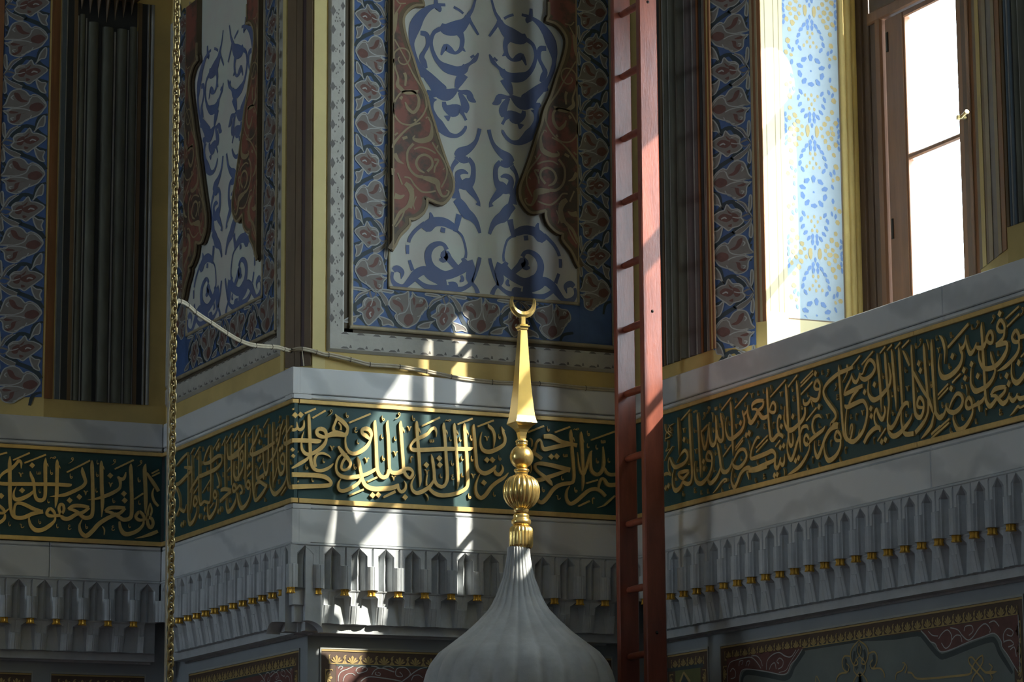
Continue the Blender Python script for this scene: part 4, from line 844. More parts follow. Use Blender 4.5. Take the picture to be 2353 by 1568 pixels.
def tiles():
    b = MB(); rnd = random.Random(5); uc = 2.285; z0 = uz('R', 1868, 164.5, 0)[1]; z1 = uz('R', 1868, 442.5, 0)[1]; per = z0-z1; h = per/2
    def blob(u, z, a, c, ang, m, n=6):
        if not 2.131 < u < 2.439: return
        q = []
        for i in range(n):
            th = 2*math.pi*i/n; x = a*math.cos(th)*rnd.uniform(.8, 1.15); y = c*math.sin(th)*rnd.uniform(.8, 1.15)
            q.append((min(2.441, max(2.129, u+x*math.cos(ang)-y*math.sin(ang))), z+x*math.sin(ang)+y*math.cos(ang)))
        b.wpoly('R', [p for p in q], None, .0044+rnd.random()*.0008, m)
    def kite(u, z, l, wd, ang, m):
        ca, sa = math.cos(ang), math.sin(ang)
        pts = [(-l*.5, -wd*.22), (l*.12, -wd*.5), (l*.5, -wd*.12), (l*.5, wd*.12), (l*.12, wd*.5), (-l*.5, wd*.22)]
        b.wpoly('R', [(min(2.441, max(2.129, u+x*ca-y*sa)), z+x*sa+y*ca) for x, y in pts], None, .0044+rnd.random()*.0008, m)
    zc = z0+per
    while zc > 4.2:
        blob(uc, zc, .006, .006, 0, 'tileb')
        for i in range(10):
            th = 2*math.pi*(i+.5)/10; kite(uc+.066*math.cos(th), zc+.068*math.sin(th), .036, .026, th+math.pi/2*(i % 2), 'tileb')
        for s in (1, -1):
            for x, y, an in ((.060, .095, 1.0), (.074, .120, 1.9), (.066, .150, 2.2), (.052, .176, 2.4), (.034, .198, 2.2), (.013, .214, 1.7), (.012, .190, 1.6)):
                for q in (1, -1): kite(uc+q*x, zc+s*y*h/.262, .030, .019, an if q > 0 else math.pi-an, 'tileb')
            kite(uc, zc+s*.236*h/.262, .024, .015, math.pi/2, 'tileb')
            for x, y in ((0, .105), (.018, .125), (.036, .108), (0, .145), (.014, .165)):
                for q in ((1, -1) if x else (1,)): blob(uc+q*x, zc+s*y*h/.262, .007, .010, 0, 'tiley')
            for q in (1, -1):
                blob(uc+q*.026, zc+s*h, .012, .030, 0, 'tiley', 8)
                for x, y, a in ((.055, .245, .010), (.075, .225, .013), (.095, .200, .014), (.118, .170, .012), (.130, .215, .013), (.105, .240, .011), (.125, .120, .014), (.140, .070, .012), (.112, .060, .009), (.085, .262, .012), (.120, .262, .012)):
                    blob(uc+q*(x+rnd.uniform(-.006, .006)), zc+s*y*h/.262, a, a*1.15, rnd.random(), 'tiley')
                for x, y in ((.150, .252), (.146, .225), (.150, .200), (.108, .030), (.100, .085), (.120, .095)): blob(uc+q*x, zc+s*y*h/.262, .008, .015, rnd.uniform(-.5, .5), 'tileb')
        zc -= per
    # keep everything above the painted sill line
    keep = []
    for f, m, sm in zip(b.f, b.m, b.smooth):
        if min(b.v[i][2] for i in f) > 4.447: keep.append((f, m, sm))
    b.f = [k[0] for k in keep]; b.m = [k[1] for k in keep]; b.smooth = [k[2] for k in keep]
    o = b.obj('tile_pattern_painting', r); o['kind'] = 'stuff'
tiles()
# striped near splay and the pilaster after it
r = thing('striped_splay', 'narrow tan and brown striped splay at the right edge of the window', 'painted strip')
for a, c, m, dd in ((.0, .07, 'rust', .004), (.07, .12, 'tan', .006), (.12, .20, 'fgrey', .003), (.20, .26, 'tan', .006), (.26, .31, 'brown', .004), (.31, .37, 'yellow', .006), (.37, .423, 'brown', .004)):
    b = MB(); b.wbox('N', a+.001, c, 4.31, 7.0, .001, dd, m); b.obj('stripe', r)
r = thing('fluted_pilaster', 'blue-grey striped pilaster at the right picture edge above the marble', 'pilaster', 'painted fluted pilasters')
stripes(r, 'D', [(2318, 2324, 'brown', '.006'), (2325, 2330, 'bluegrey', 'o'), (2331, 2334, 'fillet', 'r'), (2335, 2341, 'bluegrey', 'o'), (2342, 2344, 'fdark', '.004'), (2345, 2356, 'flute', 'o'), (2357, 2360, 'fillet', 'r'), (2361, 2380, 'flute', 'o')], 560, 4.40, 6.8)
# ------------------------------------------------------------------ the window itself
r = sroot('window_1', 'tall brown wooden casement window full of white daylight', 'window')
def wb(nm, u0, u1, z0, z1, d0, d1, m, bev=.004, p=None):
    b = MB(); a, c = sorted((u0, u1)); b.wbox('W', a, c, z0, z1, d0, d1, m, bev); return b.obj(nm, p or r)
YL, YR, YC = -1.134, -3.0, -2.085
for y0, s in ((YL, -1), (YR+.001, 1)):
    wb('window_frame', y0, y0+s*.055, 4.245, 7.04, -.065, .010, 'woodd'); wb('window_frame', y0+s*.055, y0+s*.105, 4.245, 7.04, -.065, -.004, 'woodd'); wb('window_frame', y0+s*.105, y0+s*.165, 4.245, 6.0, -.065, -.012, 'woodd'); wb('window_frame', y0+s*.165, y0+s*.225, 4.245, 6.0, -.065, .002, 'wood', .010)
wb('window_frame', YL, YR, 4.245, 4.33, -.065, .0, 'woodd'); wb('transom', YL-.1, YR+.1, 5.935, 5.995, -.065, .004, 'wood', .008)
for k, (a, c) in enumerate(((-1.375, -2.087), (-2.093, -2.775))):
    s = -1 if c < a else 1
    e = sroot('sash', None, None); e.parent = r; del e['kind']
    if k == 0: g0, g1 = -1.541, -2.007
    else: g0, g1 = -2.168, -2.63
    wb('stile', a, g0, 4.335, 5.93, -.055, -.012, 'wood', .006, e); wb('stile', g1, c, 4.335, 5.93, -.055, -.010, 'wood', .006, e)
    wb('rail', g0, g1, 4.335, 4.44, -.055, -.012, 'wood', .006, e); wb('rail', g0, g1, 5.896, 5.93, -.055, -.012, 'wood', .006, e); wb('glazing_bar', g0, g1, 5.183, 5.214, -.052, -.016, 'wood', .008, e)
    for z0, z1 in ((4.44, 5.183), (5.214, 5.896)):
        wb('pane', g0, g1, z0, z1, -.040, -.036, 'glass', 0, e)
    for st in (g0, g1):
        q = .010 if st == g0 else -.010; wb('glazing_bead', st, st-q if st == g0 else st-q, 4.44, 5.896, -.034, -.016, 'wood', .003, e)
    if k == 0:
        for py in (165, 585):
            z = uz('R', 2050, py, 0)[1]+.06; wb('hinge', a-.020, a-.034, z-.05, z+.05, -.012, -.004, 'iron', .003, e)
b = MB(); zk = 5.26; P = pt('W', -2.09, zk, .0)
b.tube([P+Vector((.01, 0, 0)), P+Vector((-.035, 0, 0))], .009, 'brass', 10); b.tube([P+Vector((-.03, .0, 0)), P+Vector((-.032, -.05, .015))], [.009, .011], 'brass', 10); b.tube([P+Vector((-.034, .012, 0)), P+Vector((-.046, .014, 0))], [.014, .012], 'brass', 12); b.obj('window_handle', r)
wb('astragal', -2.062, -2.112, 4.335, 5.93, -.012, .006, 'woodd', .008)
# arched light above the transom
b = MB(); R0, zc, n = .545, 5.995, 24; inner = [(YC-R0*math.cos(math.pi*i/n), zc+R0*math.sin(math.pi*i/n)) for i in range(n+1)]
outer = []
for y, z in inner:
    t = (y-YC)/R0
    outer.append((YR+.11 if t < -.7 else YL-.11 if t > .7 else YC+(y-YC)*1.6, 7.04 if -.85 < t < .85 else z))
for (d0, d1) in ((-.06, -.01),):
    vs = [pt('W', *p, d1) for p in inner]+[pt('W', *p, d1) for p in outer]+[pt('W', *p, d0) for p in inner]
    m = n+1; fs = [(i, i+1, m+i+1, m+i) for i in range(n)]+[(i, i+1, 2*m+i+1, 2*m+i) for i in range(n)]
    b.add(vs, fs, 'woodd')
b.obj('arch_board', r)
wb('arch_mullion', YC-.03, YC+.03, 5.99, 6.56, -.055, -.012, 'wood')
b = MB(); b.add([pt('W', y, z, -.038) for y, z in inner], [tuple(range(n+1))], 'glass'); b.obj('arch_pane', r)
# plain daylight windows further along the room
k = 1
for y in (-6.8, -11.0):
    k += 1; r = sroot('window_%d' % k, 'tall window further along the right wall, out of the picture', 'window')
    for a, c in ((y-1.0, y-.9), (y-.05, y+.05), (y+.9, y+1.0)): wb('window_frame', a, c, 4.245, 7.05, -.06, 0, 'wood', .004, r)
    wb('transom', y-1, y+1, 5.9, 6.0, -.06, 0, 'wood', .004, r)
# ------------------------------------------------------------------ painted panels under the cornice
PD = -.145
def lotus_mesh():
    b = MB(); q = []
    for an, l, wd in ((0, .040, .014), (.55, .036, .010), (-.55, .036, .010), (1.0, .034, .008), (-1.0, .034, .008)):
        ca, sa = math.cos(an), math.sin(an)
        pts = [(0, 0), (wd*.35, l*.45), (wd*.5, l*.8), (0, l), (-wd*.5, l*.8), (-wd*.35, l*.45)]
        vs = [(x*ca+y*sa, .0012, -x*sa+y*ca) for x, y in pts]; b.add(vs, [tuple(range(6))], 'pgold')
    b.add([(-.0415, .001, .030), (-.030, .001, .042), (-.0415, .001, .040)], [(0, 1, 2)], 'pgold')
    b.add([(-.041, .001, 0), (-.028, .001, 0), (-.041, .001, .02)], [(0, 1, 2)], 'pgold'); b.add([(.041, .001, 0), (.028, .001, 0), (.041, .001, .02)], [(0, 2, 1)], 'pgold')
    b.add([(-.041, .0011, .012), (-.034, .0011, .028), (-.041, .0011, .040)], [(0, 1, 2)], 'pgold'); b.add([(.041, .0011, .012), (.034, .0011, .028), (.041, .0011, .040)], [(0, 2, 1)], 'pgold')
    b.add([(-.0415, .0009, -.003), (.0415, .0009, -.003), (.0415, .0009, .001), (-.0415, .0009, .001)], [(0, 1, 2, 3)], 'pgold')
    return b.mesh('lotus_motif')
LOT = lotus_mesh()
def low_panel(w, u0, u1, label, ground, lot=.083, band=True):
    r = thing('lower_painted_panel', label, 'painted panel', 'painted panels below the cornice')
    u0, u1 = sorted((u0, u1)); Z = 2.898; zb = 2.2
    def bx(nm, a, c, z0, z1, d, m, d0=PD):
        b = MB(); b.wbox(w, a, c, z0, z1, d0, PD+d, m); return b.obj(nm, r)
    bx('panel_ground', u0, u1, zb, Z, .002, 'pbrown'); bx('border_line', u0, u1, Z-.010, Z, .006, 'fline')
    for a in (u0, u1-.006): bx('border_line', a, a+.006, zb, Z-.010, .006, 'fline')
    bx('gilt_line', u0+.008, u1-.008, Z-.020, Z-.012, .0045, 'pgold')
    if band: bx('grey_band', u0+.085, u1-.085, 2.805, 2.817, .0035, 'pdark')
    bx('panel_field', u0+.085, u1-.085, zb, 2.805, .003, ground)
    n = max(1, round((u1-u0-.09)/lot)); st = (u1-u0-.09)/n
    for i in range(n): link('lotus_motif', LOT, r, frame(w, u0+.045+st*(i+.5), 2.820, PD+.003, st/.083))
    z = 2.75
    while z > 2.3:
        for u, s in ((u0+.03, 1), (u1-.03, -1)):
            f = frame(w, u, z, PD+.003, 1); q = s*WALL[w][1]
            link('lotus_motif', LOT, r, f @ Matrix(((0, 0, q*.9, 0), (0, 1, 0, 0), (-q, 0, 0, 0), (0, 0, 0, 1))))
        z -= .083
    return r
def art(root, w, nm, t, ox, oy, s, m, dd, wk=1., mirror=None):
    b = MB(); j = 0
    for code, ps in parse(w, t, PD, ox, oy, s):
        j += 1; b.stroke(w, [(u, z, wd*wk) for u, z, wd in ps], None, PD+dd+(j % 6)*.0001, m, 3)
        if mirror is not None: b.stroke(w, [(2*mirror-u, z, wd*wk) for u, z, wd in ps], None, PD+dd+(j % 6)*.0001, m, 3)
    return b.obj(nm, root)
def patch(root, w, nm, t, ox, oy, s, m, dd):
    q = [uz(w, ox+float(a)/s, oy+float(c)/s, PD) for a, c in (p.split(',') for p in t.split())]
    b = MB(); b.wpoly(w, q, None, PD+dd, m); return b.obj(nm, root)
SCROLL = """860,690,14 880,640,14 950,610,14 1030,600,14; 880,700,14 900,720,16 960,710,14 1040,680,14 1050,640,12 1000,620,10 970,650,12; 1120,600,14 1200,610,16 1270,640,16; 1130,750,14 1160,690,14 1230,640,14 1330,640,16 1420,670,18 1510,700,18
1200,700,14 1190,740,14 1260,760,14 1270,720,10 1230,710,10; 1310,620,10 1420,605,14 1500,640,14; 1530,700,14 1560,640,14 1650,620,14 1720,640,14 1780,720,14 1750,780,14; 1530,680,12 1540,760,14 1620,780,14 1650,760,10 1600,700,14
1640,860,16 1750,780,18 1850,700,18 1960,640,16 2060,620,12; 1800,840,14 1830,770,14 1920,750,14 1990,800,10; 940,860,16 1020,800,16 1120,780,16 1300,800,18 1500,830,18 1640,860,16; 560,640,12 600,600,12 640,620,12 600,660,10; 640,860,12 680,760,12 780,720,12 850,760,12; 560,860,12 570,760,14 620,690,14 720,650,14 820,600,12"""
r = low_panel('C', .208, 1.80, 'sunlit painted panel with gold lotus frieze left of the ribbed dome', 'pred'); art(r, 'C', 'scroll_painting', SCROLL, 700, 1450, 7.353, 'pgrey', .0045)
um = 1.004
b = MB()
for code, ps in parse('C', SCROLL, PD, 700, 1450, 7.353): b.stroke('C', [(2*um-u, z, wd) for u, z, wd in ps], None, PD+.0046, 'pgrey', 3)
b.obj('scroll_painting', r)
r = low_panel('B', .244, 1.88, 'dim painted panel under the cornice, right of the chain', 'pred')
b = MB()
for code, ps in parse('C', SCROLL, PD, 700, 1450, 7.353):
    b.stroke('B', [(u+.04, z, wd) for u, z, wd in ps], None, PD+.0045, 'pgrey', 3); b.stroke('B', [(2*1.062-u-.04, z, wd) for u, z, wd in ps], None, PD+.0046, 'pgrey', 3)
b.obj('scroll_painting', r)
low_panel('A', -1.75, -.657, 'dim painted panel in the bottom left picture corner', 'pred'); low_panel('A', -.562, -.03, 'narrow dim painted panel left of the chain foot', 'pred')
r = low_panel('D', -.545, -.112, 'narrow painted panel with olive field just right of the ladder', 'polive', .085, False)
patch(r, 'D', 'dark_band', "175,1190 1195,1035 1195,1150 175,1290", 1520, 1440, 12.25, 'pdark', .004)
art(r, 'D', 'pointed_motif', "645,1290,60 600,1420,80 540,1568,90; 645,1290,60 720,1400,80 830,1568,90", 1520, 1440, 12.25, 'pgold', .0045); patch(r, 'D', 'pointed_motif_core', "645,1350 720,1470 790,1640 520,1640", 1520, 1440, 12.25, 'pdark', .0042)
r = low_panel('D', -3.247, -.664, 'long blue-grey painted panel with gold knots under the right cornice', 'pfield', .080, False)
E1 = "1300,1090 1210,1230 1130,1320 1085,1430 1000,1460 800,1420 560,1385 450,1385 400,1440 385,1568"
E2 = "790,820 860,890 930,980 1000,1010 1040,1090 1100,1130 1250,1090 1500,980 1700,910 1830,860 1900,890 1960,980 1970,1060 2050,1170 2150,1340 2200,1420"
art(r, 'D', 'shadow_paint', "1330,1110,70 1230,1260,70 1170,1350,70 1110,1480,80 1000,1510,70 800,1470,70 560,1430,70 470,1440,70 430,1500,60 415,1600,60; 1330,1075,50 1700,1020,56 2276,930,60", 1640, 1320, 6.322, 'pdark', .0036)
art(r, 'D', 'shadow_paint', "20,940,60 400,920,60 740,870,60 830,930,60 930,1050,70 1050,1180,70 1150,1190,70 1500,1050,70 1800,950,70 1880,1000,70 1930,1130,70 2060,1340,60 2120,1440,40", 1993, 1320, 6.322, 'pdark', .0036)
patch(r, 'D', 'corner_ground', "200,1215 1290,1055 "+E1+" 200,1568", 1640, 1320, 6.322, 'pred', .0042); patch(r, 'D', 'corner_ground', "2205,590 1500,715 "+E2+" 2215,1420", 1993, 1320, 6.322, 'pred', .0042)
ws_ = lambda t, w_: ' '.join(p+','+str(w_) for p in t.split())
art(r, 'D', 'scroll_painting', ws_(E1, 14)+"; 1250,1090,10 1170,1210,10 1110,1310,10 1060,1400,10 960,1430,10; 215,1568,12 215,1400,12 250,1290,12 330,1250,12 450,1220,14 560,1210,14 640,1280,16 700,1370,14; 560,1190,10 640,1190,14 700,1260,14 720,1340,14; 780,1390,14 790,1260,14 870,1170,14 970,1140,16 1050,1190,18 1140,1200,14 1210,1100,12; 960,1300,20 930,1270,14 970,1220,14 1020,1260,14 1010,1340,14 950,1380,14; 820,1390,12 850,1320,14 900,1290,14 920,1380,14; 250,1420,14 290,1370,14 330,1420,14 320,1500,14 260,1520,12; 380,1340,14 390,1270,14 440,1260,12 420,1320,10; 480,1340,12 500,1270,14 540,1270,12 510,1340,10", 1640, 1320, 6.322, 'pgrey', .0048)
art(r, 'D', 'scroll_painting', ws_(E2, 14)+"; 1050,940,14 1100,860,14 1180,810,14 1240,900,16 1220,1020,14 1150,1080,14 1090,1000,14; 1220,780,14 1330,810,14 1400,900,16 1480,960,16 1560,900,16 1640,780,16 1730,720,16 1800,800,14 1790,850,14; 1420,830,14 1440,760,14 1530,750,14 1550,830,14 1490,890,12; 1240,960,16 1300,890,14 1370,900,14 1390,990,12; 2000,1000,14 1990,880,14 2050,790,14 2130,830,14 2110,900,14 2040,880,12; 2000,980,14 2090,960,14 2140,1020,14 2060,1060,14; 2090,1100,14 2150,1060,14 2180,1200,14; 1780,710,14 1860,680,16 1930,760,14; 900,830,12 960,890,14 1040,900,14; 2205,590,14 2222,1000,14 2235,1420,14", 1993, 1320, 6.322, 'pgrey', .0048)
ux = uz('D', 1640+2130/6.322, 1320+1200/6.322, PD)[0]
art(r, 'D', 'gold_palmette', "2130,960,16 2050,1040,22 2005,1130,22 2010,1250,22 2060,1330,22 2110,1290,20 2070,1230,18; 2130,1000,12 2100,1100,16 2130,1200,16; 2010,1200,22 1920,1190,22 1880,1270,22 1900,1380,22 1960,1420,20 1980,1340,18 1940,1300,16; 1950,1430,24 1850,1450,24 1800,1520,24 1790,1600,24; 2130,1190,14 2060,1290,18 2050,1400,18 2100,1470,18 2130,1480,14; 2130,1420,14 2060,1530,22 2030,1620,22", 1640, 1320, 6.322, 'pgold', .0050, 1., ux)
art(r, 'D', 'palmette_core', "2125,1010,30 2100,1120,70 2120,1200,40; 2060,1120,40 2050,1250,60 2100,1380,60; 1930,1230,40 1930,1340,60 1990,1400,60; 2130,1450,60 2130,1620,120", 1640, 1320, 6.322, 'pdark', .0046, 1., ux)
art(r, 'D', 'gold_knot', "1500,1480,16 1490,1600,20; 1510,1480,16 1570,1600,20", 1640, 1320, 6.322, 'pgold', .0050)
art(r, 'D', 'gold_knot', "420,1540,20 440,1440,20 520,1400,20 560,1300,20 520,1290,10; 560,1300,16 590,1360,20 560,1440,20; 600,1430,24 660,1440,24 740,1520,26 1000,1510,26 1300,1480,26 1480,1460,26 1540,1420,24; 1490,1220,22 1500,1300,24 1600,1420,24 1690,1520,24 1720,1600,20; 1490,1220,22 1540,1210,22 1620,1310,24 1720,1420,24 1800,1440,22; 1690,1180,22 1640,1210,22 1560,1310,24 1520,1420,24; 1690,1180,20 1690,1280,22 1620,1400,24 1550,1500,24 1520,1600,20; 1780,1300,14 1830,1350,20 1790,1420,20; 1720,1430,22 1830,1430,40 1895,1415,6; 1800,1450,20 1830,1510,20 1800,1550,10", 1993, 1320, 6.322, 'pgold', .0050)
# ------------------------------------------------------------------ ladder
LX = 1.55
lad = thing('ladder', 'tall red-brown wooden ladder standing in the corner', 'ladder', loc=(LX, -.66, 0))
def rail(px_t, px_b, yc, th):
    """plank, wide across X, thin along Y; slight taper towards the top"""
    b = MB(); n = 20; zs = [0+7.4*i/n for i in range(n+1)]; vs = []; fs = []
    rnd = random.Random(int(abs(yc)*1000))
    for z in zs:
        hw = .0585-.0075*(z/5.5); c = LX+px_t(z); b0 = .006
        ring = [(c-hw, yc-th/2+b0), (c-hw+b0, yc-th/2), (c+hw-b0, yc-th/2), (c+hw, yc-th/2+b0), (c+hw, yc+th/2-b0), (c+hw-b0, yc+th/2), (c-hw+b0, yc+th/2), (c-hw, yc+th/2-b0)]
        vs += [(x-LX+rnd.uniform(-.0006, .0006), y+.66, z) for x, y in ring]
    for i in range(n):
        for k in range(8): fs.append((i*8+k, i*8+(k+1) % 8, (i+1)*8+(k+1) % 8, (i+1)*8+k))
    b.add(vs, fs, 'red'); b.add(vs[:8], [tuple(range(8))], 'red'); b.add(vs[-8:], [tuple(range(8))], 'red')
    return b.obj('rail', lad)
YF, YN = -.520, -.800
rf = rail(lambda z: .0, None, YF, .034); rn = rail(lambda z: .0, None, YN, .040)
z = 4.125-.3225*11
while z < 7.2:
    b = MB(); n = 8
    pts = [(0, .66+YN-.002+(YF-YN+.004)*i/n, z+.002*math.sin(math.pi*i/n)) for i in range(n+1)]
    b.tube(pts, [.0155+.003*math.sin(math.pi*i/n) for i in range(n+1)], 'red', 10); b.obj('rung', lad)
    z += .3225
for z in (4.49, 2.93, 6.05):
    b = MB(); b.lathe([(.001, 0), (.008, 0), (.006, .004), (.001, .006)], 'iron', seg=10)
    o = b.obj('bolt', lad); o.matrix_local = Matrix.Translation((.0, .66+YN-.020, z)) @ Matrix.Rotation(math.pi/2, 4, 'X')
# ------------------------------------------------------------------ chain and cord
dpt = 12.5; P0, P1 = at(406.5, -30, dpt), at(390.5, 1600, dpt)
ax = (P1-P0); Lc = ax.length; dn = ax.normalized()
ch = thing('hanging_chain', 'long brass chain hanging at the left', 'chain')
def link_mesh():
    b = MB(); n = 20; R, H, rr = .0118, .0085, .0050; vs = []; pts = []
    for i in range(n):
        t = 2*math.pi*i/n; pts.append(Vector((R*math.cos(t), 0, R*1.0*math.sin(t)+(H if math.sin(t) > 0 else -H))))
    seg = 8; fs = []
    for i in range(n):
        t = (pts[(i+1) % n]-pts[i-1]).normalized(); a = Vector((0, 1, 0)); c = t.cross(a)
        for k in range(seg): th = 2*math.pi*k/seg; vs.append(pts[i]+(a*math.cos(th)+c*math.sin(th))*rr)
    for i in range(n):
        for k in range(seg): fs.append((i*seg+k, i*seg+(k+1) % seg, ((i+1) % n)*seg+(k+1) % seg, ((i+1) % n)*seg+k))
    b.add(vs, fs, 'brass', True); return b.mesh('chain_link')
LKM = link_mesh(); pit = .0268; n = int(Lc/pit)
rnd = random.Random(2)
side = _R - dn*_R.dot(dn); side.normalize(); fwd = dn.cross(side)
for i in range(n+1):
    ang = (math.radians(28) if i % 2 == 0 else math.radians(118))+rnd.uniform(-.12, .12); x = side*math.cos(ang)+fwd*math.sin(ang); y = (-dn).cross(x); o = P0+dn*pit*i+side*rnd.uniform(-.001, .001)
    link('chain_link', LKM, ch, Matrix(((x.x, y.x, -dn.x, o.x), (x.y, y.y, -dn.y, o.y), (x.z, y.z, -dn.z, o.z), (0, 0, 0, 1))))
cd = thing('hanging_rope', 'thin tan rope running down beside the brass chain', 'rope')
b = MB(); b.tube([at(392+(x-392), y, dpt+.03) for x, y in ((395, 700), (390, 800), (387, 900), (385, 1050), (383, 1200), (381.5, 1350), (381, 1480), (378, 1610))], .0045, 'cable', 8); b.obj('rope_strand', cd)
# ------------------------------------------------------------------ cable from the chain along the pier
cb = thing('electric_cable', 'cream electric cable sagging from the chain along the yellow ledge', 'cable')
pa = [(402, 697), (410, 692), (425, 697), (440, 709), (455, 722), (490, 745), (520, 765), (545, 780), (575, 792), (605, 796), (635, 798), (655, 803), (668, 806)]
seg1 = []
e = pt('B', .09, uz('C', 668, 806, 0)[1], .02); eD = (e-CAM).dot(_f)
for i, (x, y) in enumerate(pa):
    t = min(1, i/(len(pa)-1)); seg1.append(at(x, y, dpt+.0+(eD-dpt)*t))
pb = [(690, 802), (715, 806), (745, 815), (765, 817), (815, 829), (850, 838), (908, 842), (960, 850), (1010, 860), (1060, 870), (1150, 880), (1240, 882), (1330, 891), (1400, 896), (1435, 899)]
seg2 = [Vector((*pt('C', *uz('C', x, y, .004), .004),)) for x, y in pb]
pts = crom([tuple(p) for p in seg1+seg2], 5)
pts = [Vector(p) for p in pts]
for off in (Vector((0, 0, .005)), Vector((0, 0, -.005))):
    b = MB(); b.tube([p+off for p in pts], .0056, 'cable', 8); b.obj('cable_strand', cb)
for i in range(6, len(pts)-2, 6):
    b = MB(); t = (pts[i+1]-pts[i-1]).normalized(); a = Vector((0, 0, 1)); a = (a-t*a.dot(t)).normalized(); c = t.cross(a)
    ring = [pts[i]+a*.0125*math.cos(2*math.pi*k/12)+c*.0080*math.sin(2*math.pi*k/12) for k in range(13)]
    b.tube(ring, .0013, 'iron', 5, False); b.obj('cable_tie', cb)
b = MB(); q = uz('C', 680, 842, 0); b.tube([pts[60], Vector((.045, -.012, 4.32)), Vector((.055, -.010, 4.247))], .003, 'cable', 6); b.obj('tie_string', cb)
# ------------------------------------------------------------------ ribbed dome and gilded finial
FC = Vector((.892, -.675)); 
def fz(py):
    r_ = ray(1190, py); t = (FC-CAM.xy).length/r_.xy.length; return (CAM+r_*t).z
FD = (Vector((FC.x, FC.y, 3.9))-CAM).dot(_f); PXM = F/FD
zb = fz(1700)
dm = thing('ribbed_dome', 'grey ribbed onion dome topped by a gilded crescent finial', 'dome', loc=(FC.x, FC.y, 0))
def prof(lst, sc): return [(r_/sc/PXM, fz(y)) for y, r_ in lst]
dy = lambda c: 1180+c/4.04
pd = [(dy(2700), 700), (dy(2300), 830), (dy(2000), 895), (dy(1800), 905), (dy(1568), 880), (dy(1480), 855), (dy(1400), 818), (dy(1300), 742), (dy(1200), 612), (dy(1100), 485), (dy(1000), 378), (dy(900), 285), (dy(830), 242), (dy(795), 226)]
pp = []
for i in range(len(pd)-1):
    for k in range(3): t = k/3; pp.append((pd[i][0]*(1-t)+pd[i+1][0]*t, pd[i][1]*(1-t)+pd[i+1][1]*t))
pp.append(pd[-1])
NG = 24; ph = .2
lob = lambda th, j, z: 1-.055*(1-abs(math.sin((th+ph)*NG/2))**.55)
b = MB(); b.lathe([(0, 0)]and prof(pp, 4.04), 'dome', seg=NG*10, fn=lob); b.obj('dome_shell', dm)
pn = [(dy(812), 236), (dy(800), 228), (dy(760), 208), (dy(700), 187), (dy(600), 150), (dy(500), 126), (dy(400), 110), (dy(330), 105), (dy(315), 100)]
b = MB(); b.lathe(prof(pn, 4.04), 'dome', seg=NG*8, fn=lambda th, j, z: 1-.085*(1-abs(math.sin((th+ph)*NG/2))**.7)); b.obj('fluted_neck', dm)
# base drum under the dome, below the picture
b = MB(); b.lathe([(.40, zb-.02), (.42, zb-.1), (.42, zb-.35), (.46, zb-.40), (.46, zb-.5), (.001, zb-.5)], 'dome', seg=48); b.obj('drum', dm)
for i in range(8):
    th = 2*math.pi*i/8; b = MB(); b.tube([(.40*math.cos(th), .40*math.sin(th), 0), (.40*math.cos(th), .40*math.sin(th), zb-.48)], .035, 'dome', 10); b.obj('column', dm)
fin = bpy.data.objects.new('finial', None); COL.objects.link(fin); fin.parent = dm; fin['label'] = 'gilded finial with crescent'
gy = lambda c: 940+c/6.27
def glathe(nm, lst, sc, yf, fn=None, seg=48, m='goldb', sm=True):
    b = MB(); b.lathe([(r_/sc/PXM, fz(yf(y))) for y, r_ in lst], m, seg=seg, fn=fn, smooth=sm); return b.obj(nm, fin)
glathe('collar', [(325, 96), (316, 106), (290, 112), (180, 112), (140, 106), (122, 88), (118, 60)], 4.04, dy, lambda th, j, z: 1-.10*(1-abs(math.sin(th*9))**.6), 144)
glathe('ring', [(122, 60), (110, 78), (98, 90), (80, 93), (62, 88), (50, 74), (40, 72), (28, 76), (12, 70), (0, 50)], 4.04, dy)
glathe('base_ring', [(1500, 90), (1480, 104), (1450, 108), (1432, 104), (1425, 80)], 6.27, gy)
glathe('fluted_bulb', [(1448, 95), (1430, 130), (1400, 178), (1350, 222), (1280, 258), (1200, 270), (1120, 264), (1040, 232), (990, 180), (965, 130), (950, 80)], 6.27, gy, lambda th, j, z: 1-.11*(1-abs(math.sin(th*9))**.6), 180)
glathe('middle_ring', [(960, 80), (945, 92), (928, 88), (915, 96), (900, 112), (880, 112), (868, 96), (860, 74), (850, 62)], 6.27, gy)
glathe('ball', [(868, 60)]+[(695-172*math.cos(a*math.pi/14), 172*math.sin(a*math.pi/14)) for a in range(13, 0, -1)]+[(525, 50)], 6.27, gy)
glathe('neck_ring', [(535, 60), (525, 84), (505, 88), (492, 76), (480, 92), (462, 90), (448, 72), (440, 60)], 6.27, gy)
al = math.radians(20); rr = Vector((_r.x, _r.y)).normalized(); ff = Vector((-math.sin(YAW), -math.cos(YAW))); vdir = ff*math.cos(al)-rr*math.sin(al); v2 = Vector((-vdir.y, vdir.x))
def spike(lst, nm, yf, sc):
    b = MB(); vs = []; fs = []
    for y, hw in lst:
        R_ = hw/sc/PXM/math.cos(al); z = fz(yf(y))
        for d in (vdir, v2, -vdir, -v2): vs.append((d.x*R_, d.y*R_, z))
    for i in range(len(lst)-1):
        for k in range(4): fs.append((i*4+k, i*4+(k+1) % 4, (i+1)*4+(k+1) % 4, (i+1)*4+k))
    b.add(vs, fs, 'goldb'); b.add(vs[:4], [(0, 1, 2, 3)], 'goldb'); b.add(vs[-4:], [(0, 1, 2, 3)], 'goldb'); return b.obj(nm, fin)
ky = lambda c: 650+c/4.48
spike([(445, 58), (400, 62), (340, 78), (290, 115), (250, 165), (225, 205), (210, 222)], 'spike_foot', gy, 6.27)
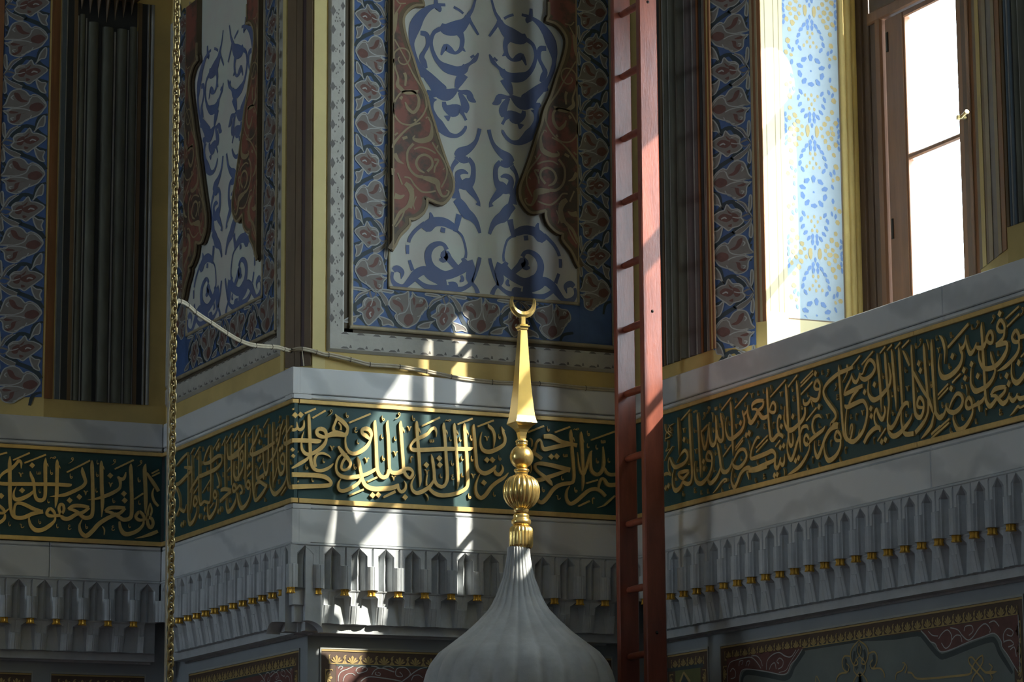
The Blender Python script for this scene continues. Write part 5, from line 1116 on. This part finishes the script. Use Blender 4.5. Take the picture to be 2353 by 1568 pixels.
spike([(1449, 158), (1430, 150), (1380, 136), (1300, 123), (1150, 104), (1000, 88), (800, 72), (600, 57), (490, 47)], 'spike', ky, 4.48)
spike([(496, 45), (485, 58), (470, 60), (455, 76), (447, 76), (440, 58), (430, 50)], 'spike_cap', ky, 4.48)
spike([(435, 32), (400, 30), (368, 30), (355, 30)], 'crescent_foot', ky, 4.48)
b = MB(); n = 40; cx, cy, Ro, Ri, off = 0., ky(222), 33.2, 25.5, -7.5; o_, i_ = [], []
for i in range(n+1):
    t = math.radians(-118+236*i/n)-math.pi/2; o_.append((Ro*math.cos(t), Ro*math.sin(t)))
a0 = o_[0]; an = math.atan2(a0[1]-(-off), a0[0]); 
def inn(t): return (Ri*math.cos(t), Ri*math.sin(t)+8.3)
t0 = math.atan2(o_[0][1]-8.3, o_[0][0]); t1 = math.atan2(o_[-1][1]-8.3, o_[-1][0])
if t0 > t1: t1 += 2*math.pi
i_ = [inn(t0+(t1-t0)*i/n) for i in range(n+1)]
z0 = fz(cy); hd = .011
def cp(p, d): return (p[0]/PXM, d, z0+p[1]/PXM)
vs = [cp(p, -hd*.55) for p in o_]+[cp(p, -hd*.55) for p in i_]+[cp(p, hd*.55) for p in o_]+[cp(p, hd*.55) for p in i_]
mid = [((p[0]+q[0])/2, (p[1]+q[1])/2) for p, q in zip(o_, i_)]; m_ = n+1
vs += [cp(p, -hd*1.15) for p in mid]+[cp(p, hd*1.15) for p in mid]; fs = []
for i in range(n): fs += [(i, i+1, 4*m_+i+1, 4*m_+i), (4*m_+i, 4*m_+i+1, m_+i+1, m_+i), (2*m_+i, 2*m_+i+1, 5*m_+i+1, 5*m_+i), (5*m_+i, 5*m_+i+1, 3*m_+i+1, 3*m_+i), (i, i+1, 2*m_+i+1, 2*m_+i), (m_+i, m_+i+1, 3*m_+i+1, 3*m_+i)]
b.add(vs, fs, 'goldb'); b.obj('crescent', fin)
fin.matrix_local = Matrix.Translation((0, 0, zb)) @ Matrix.Rotation(math.radians(-.75), 4, Vector((ff.x, ff.y, 0))) @ Matrix.Translation((0, 0, -zb))
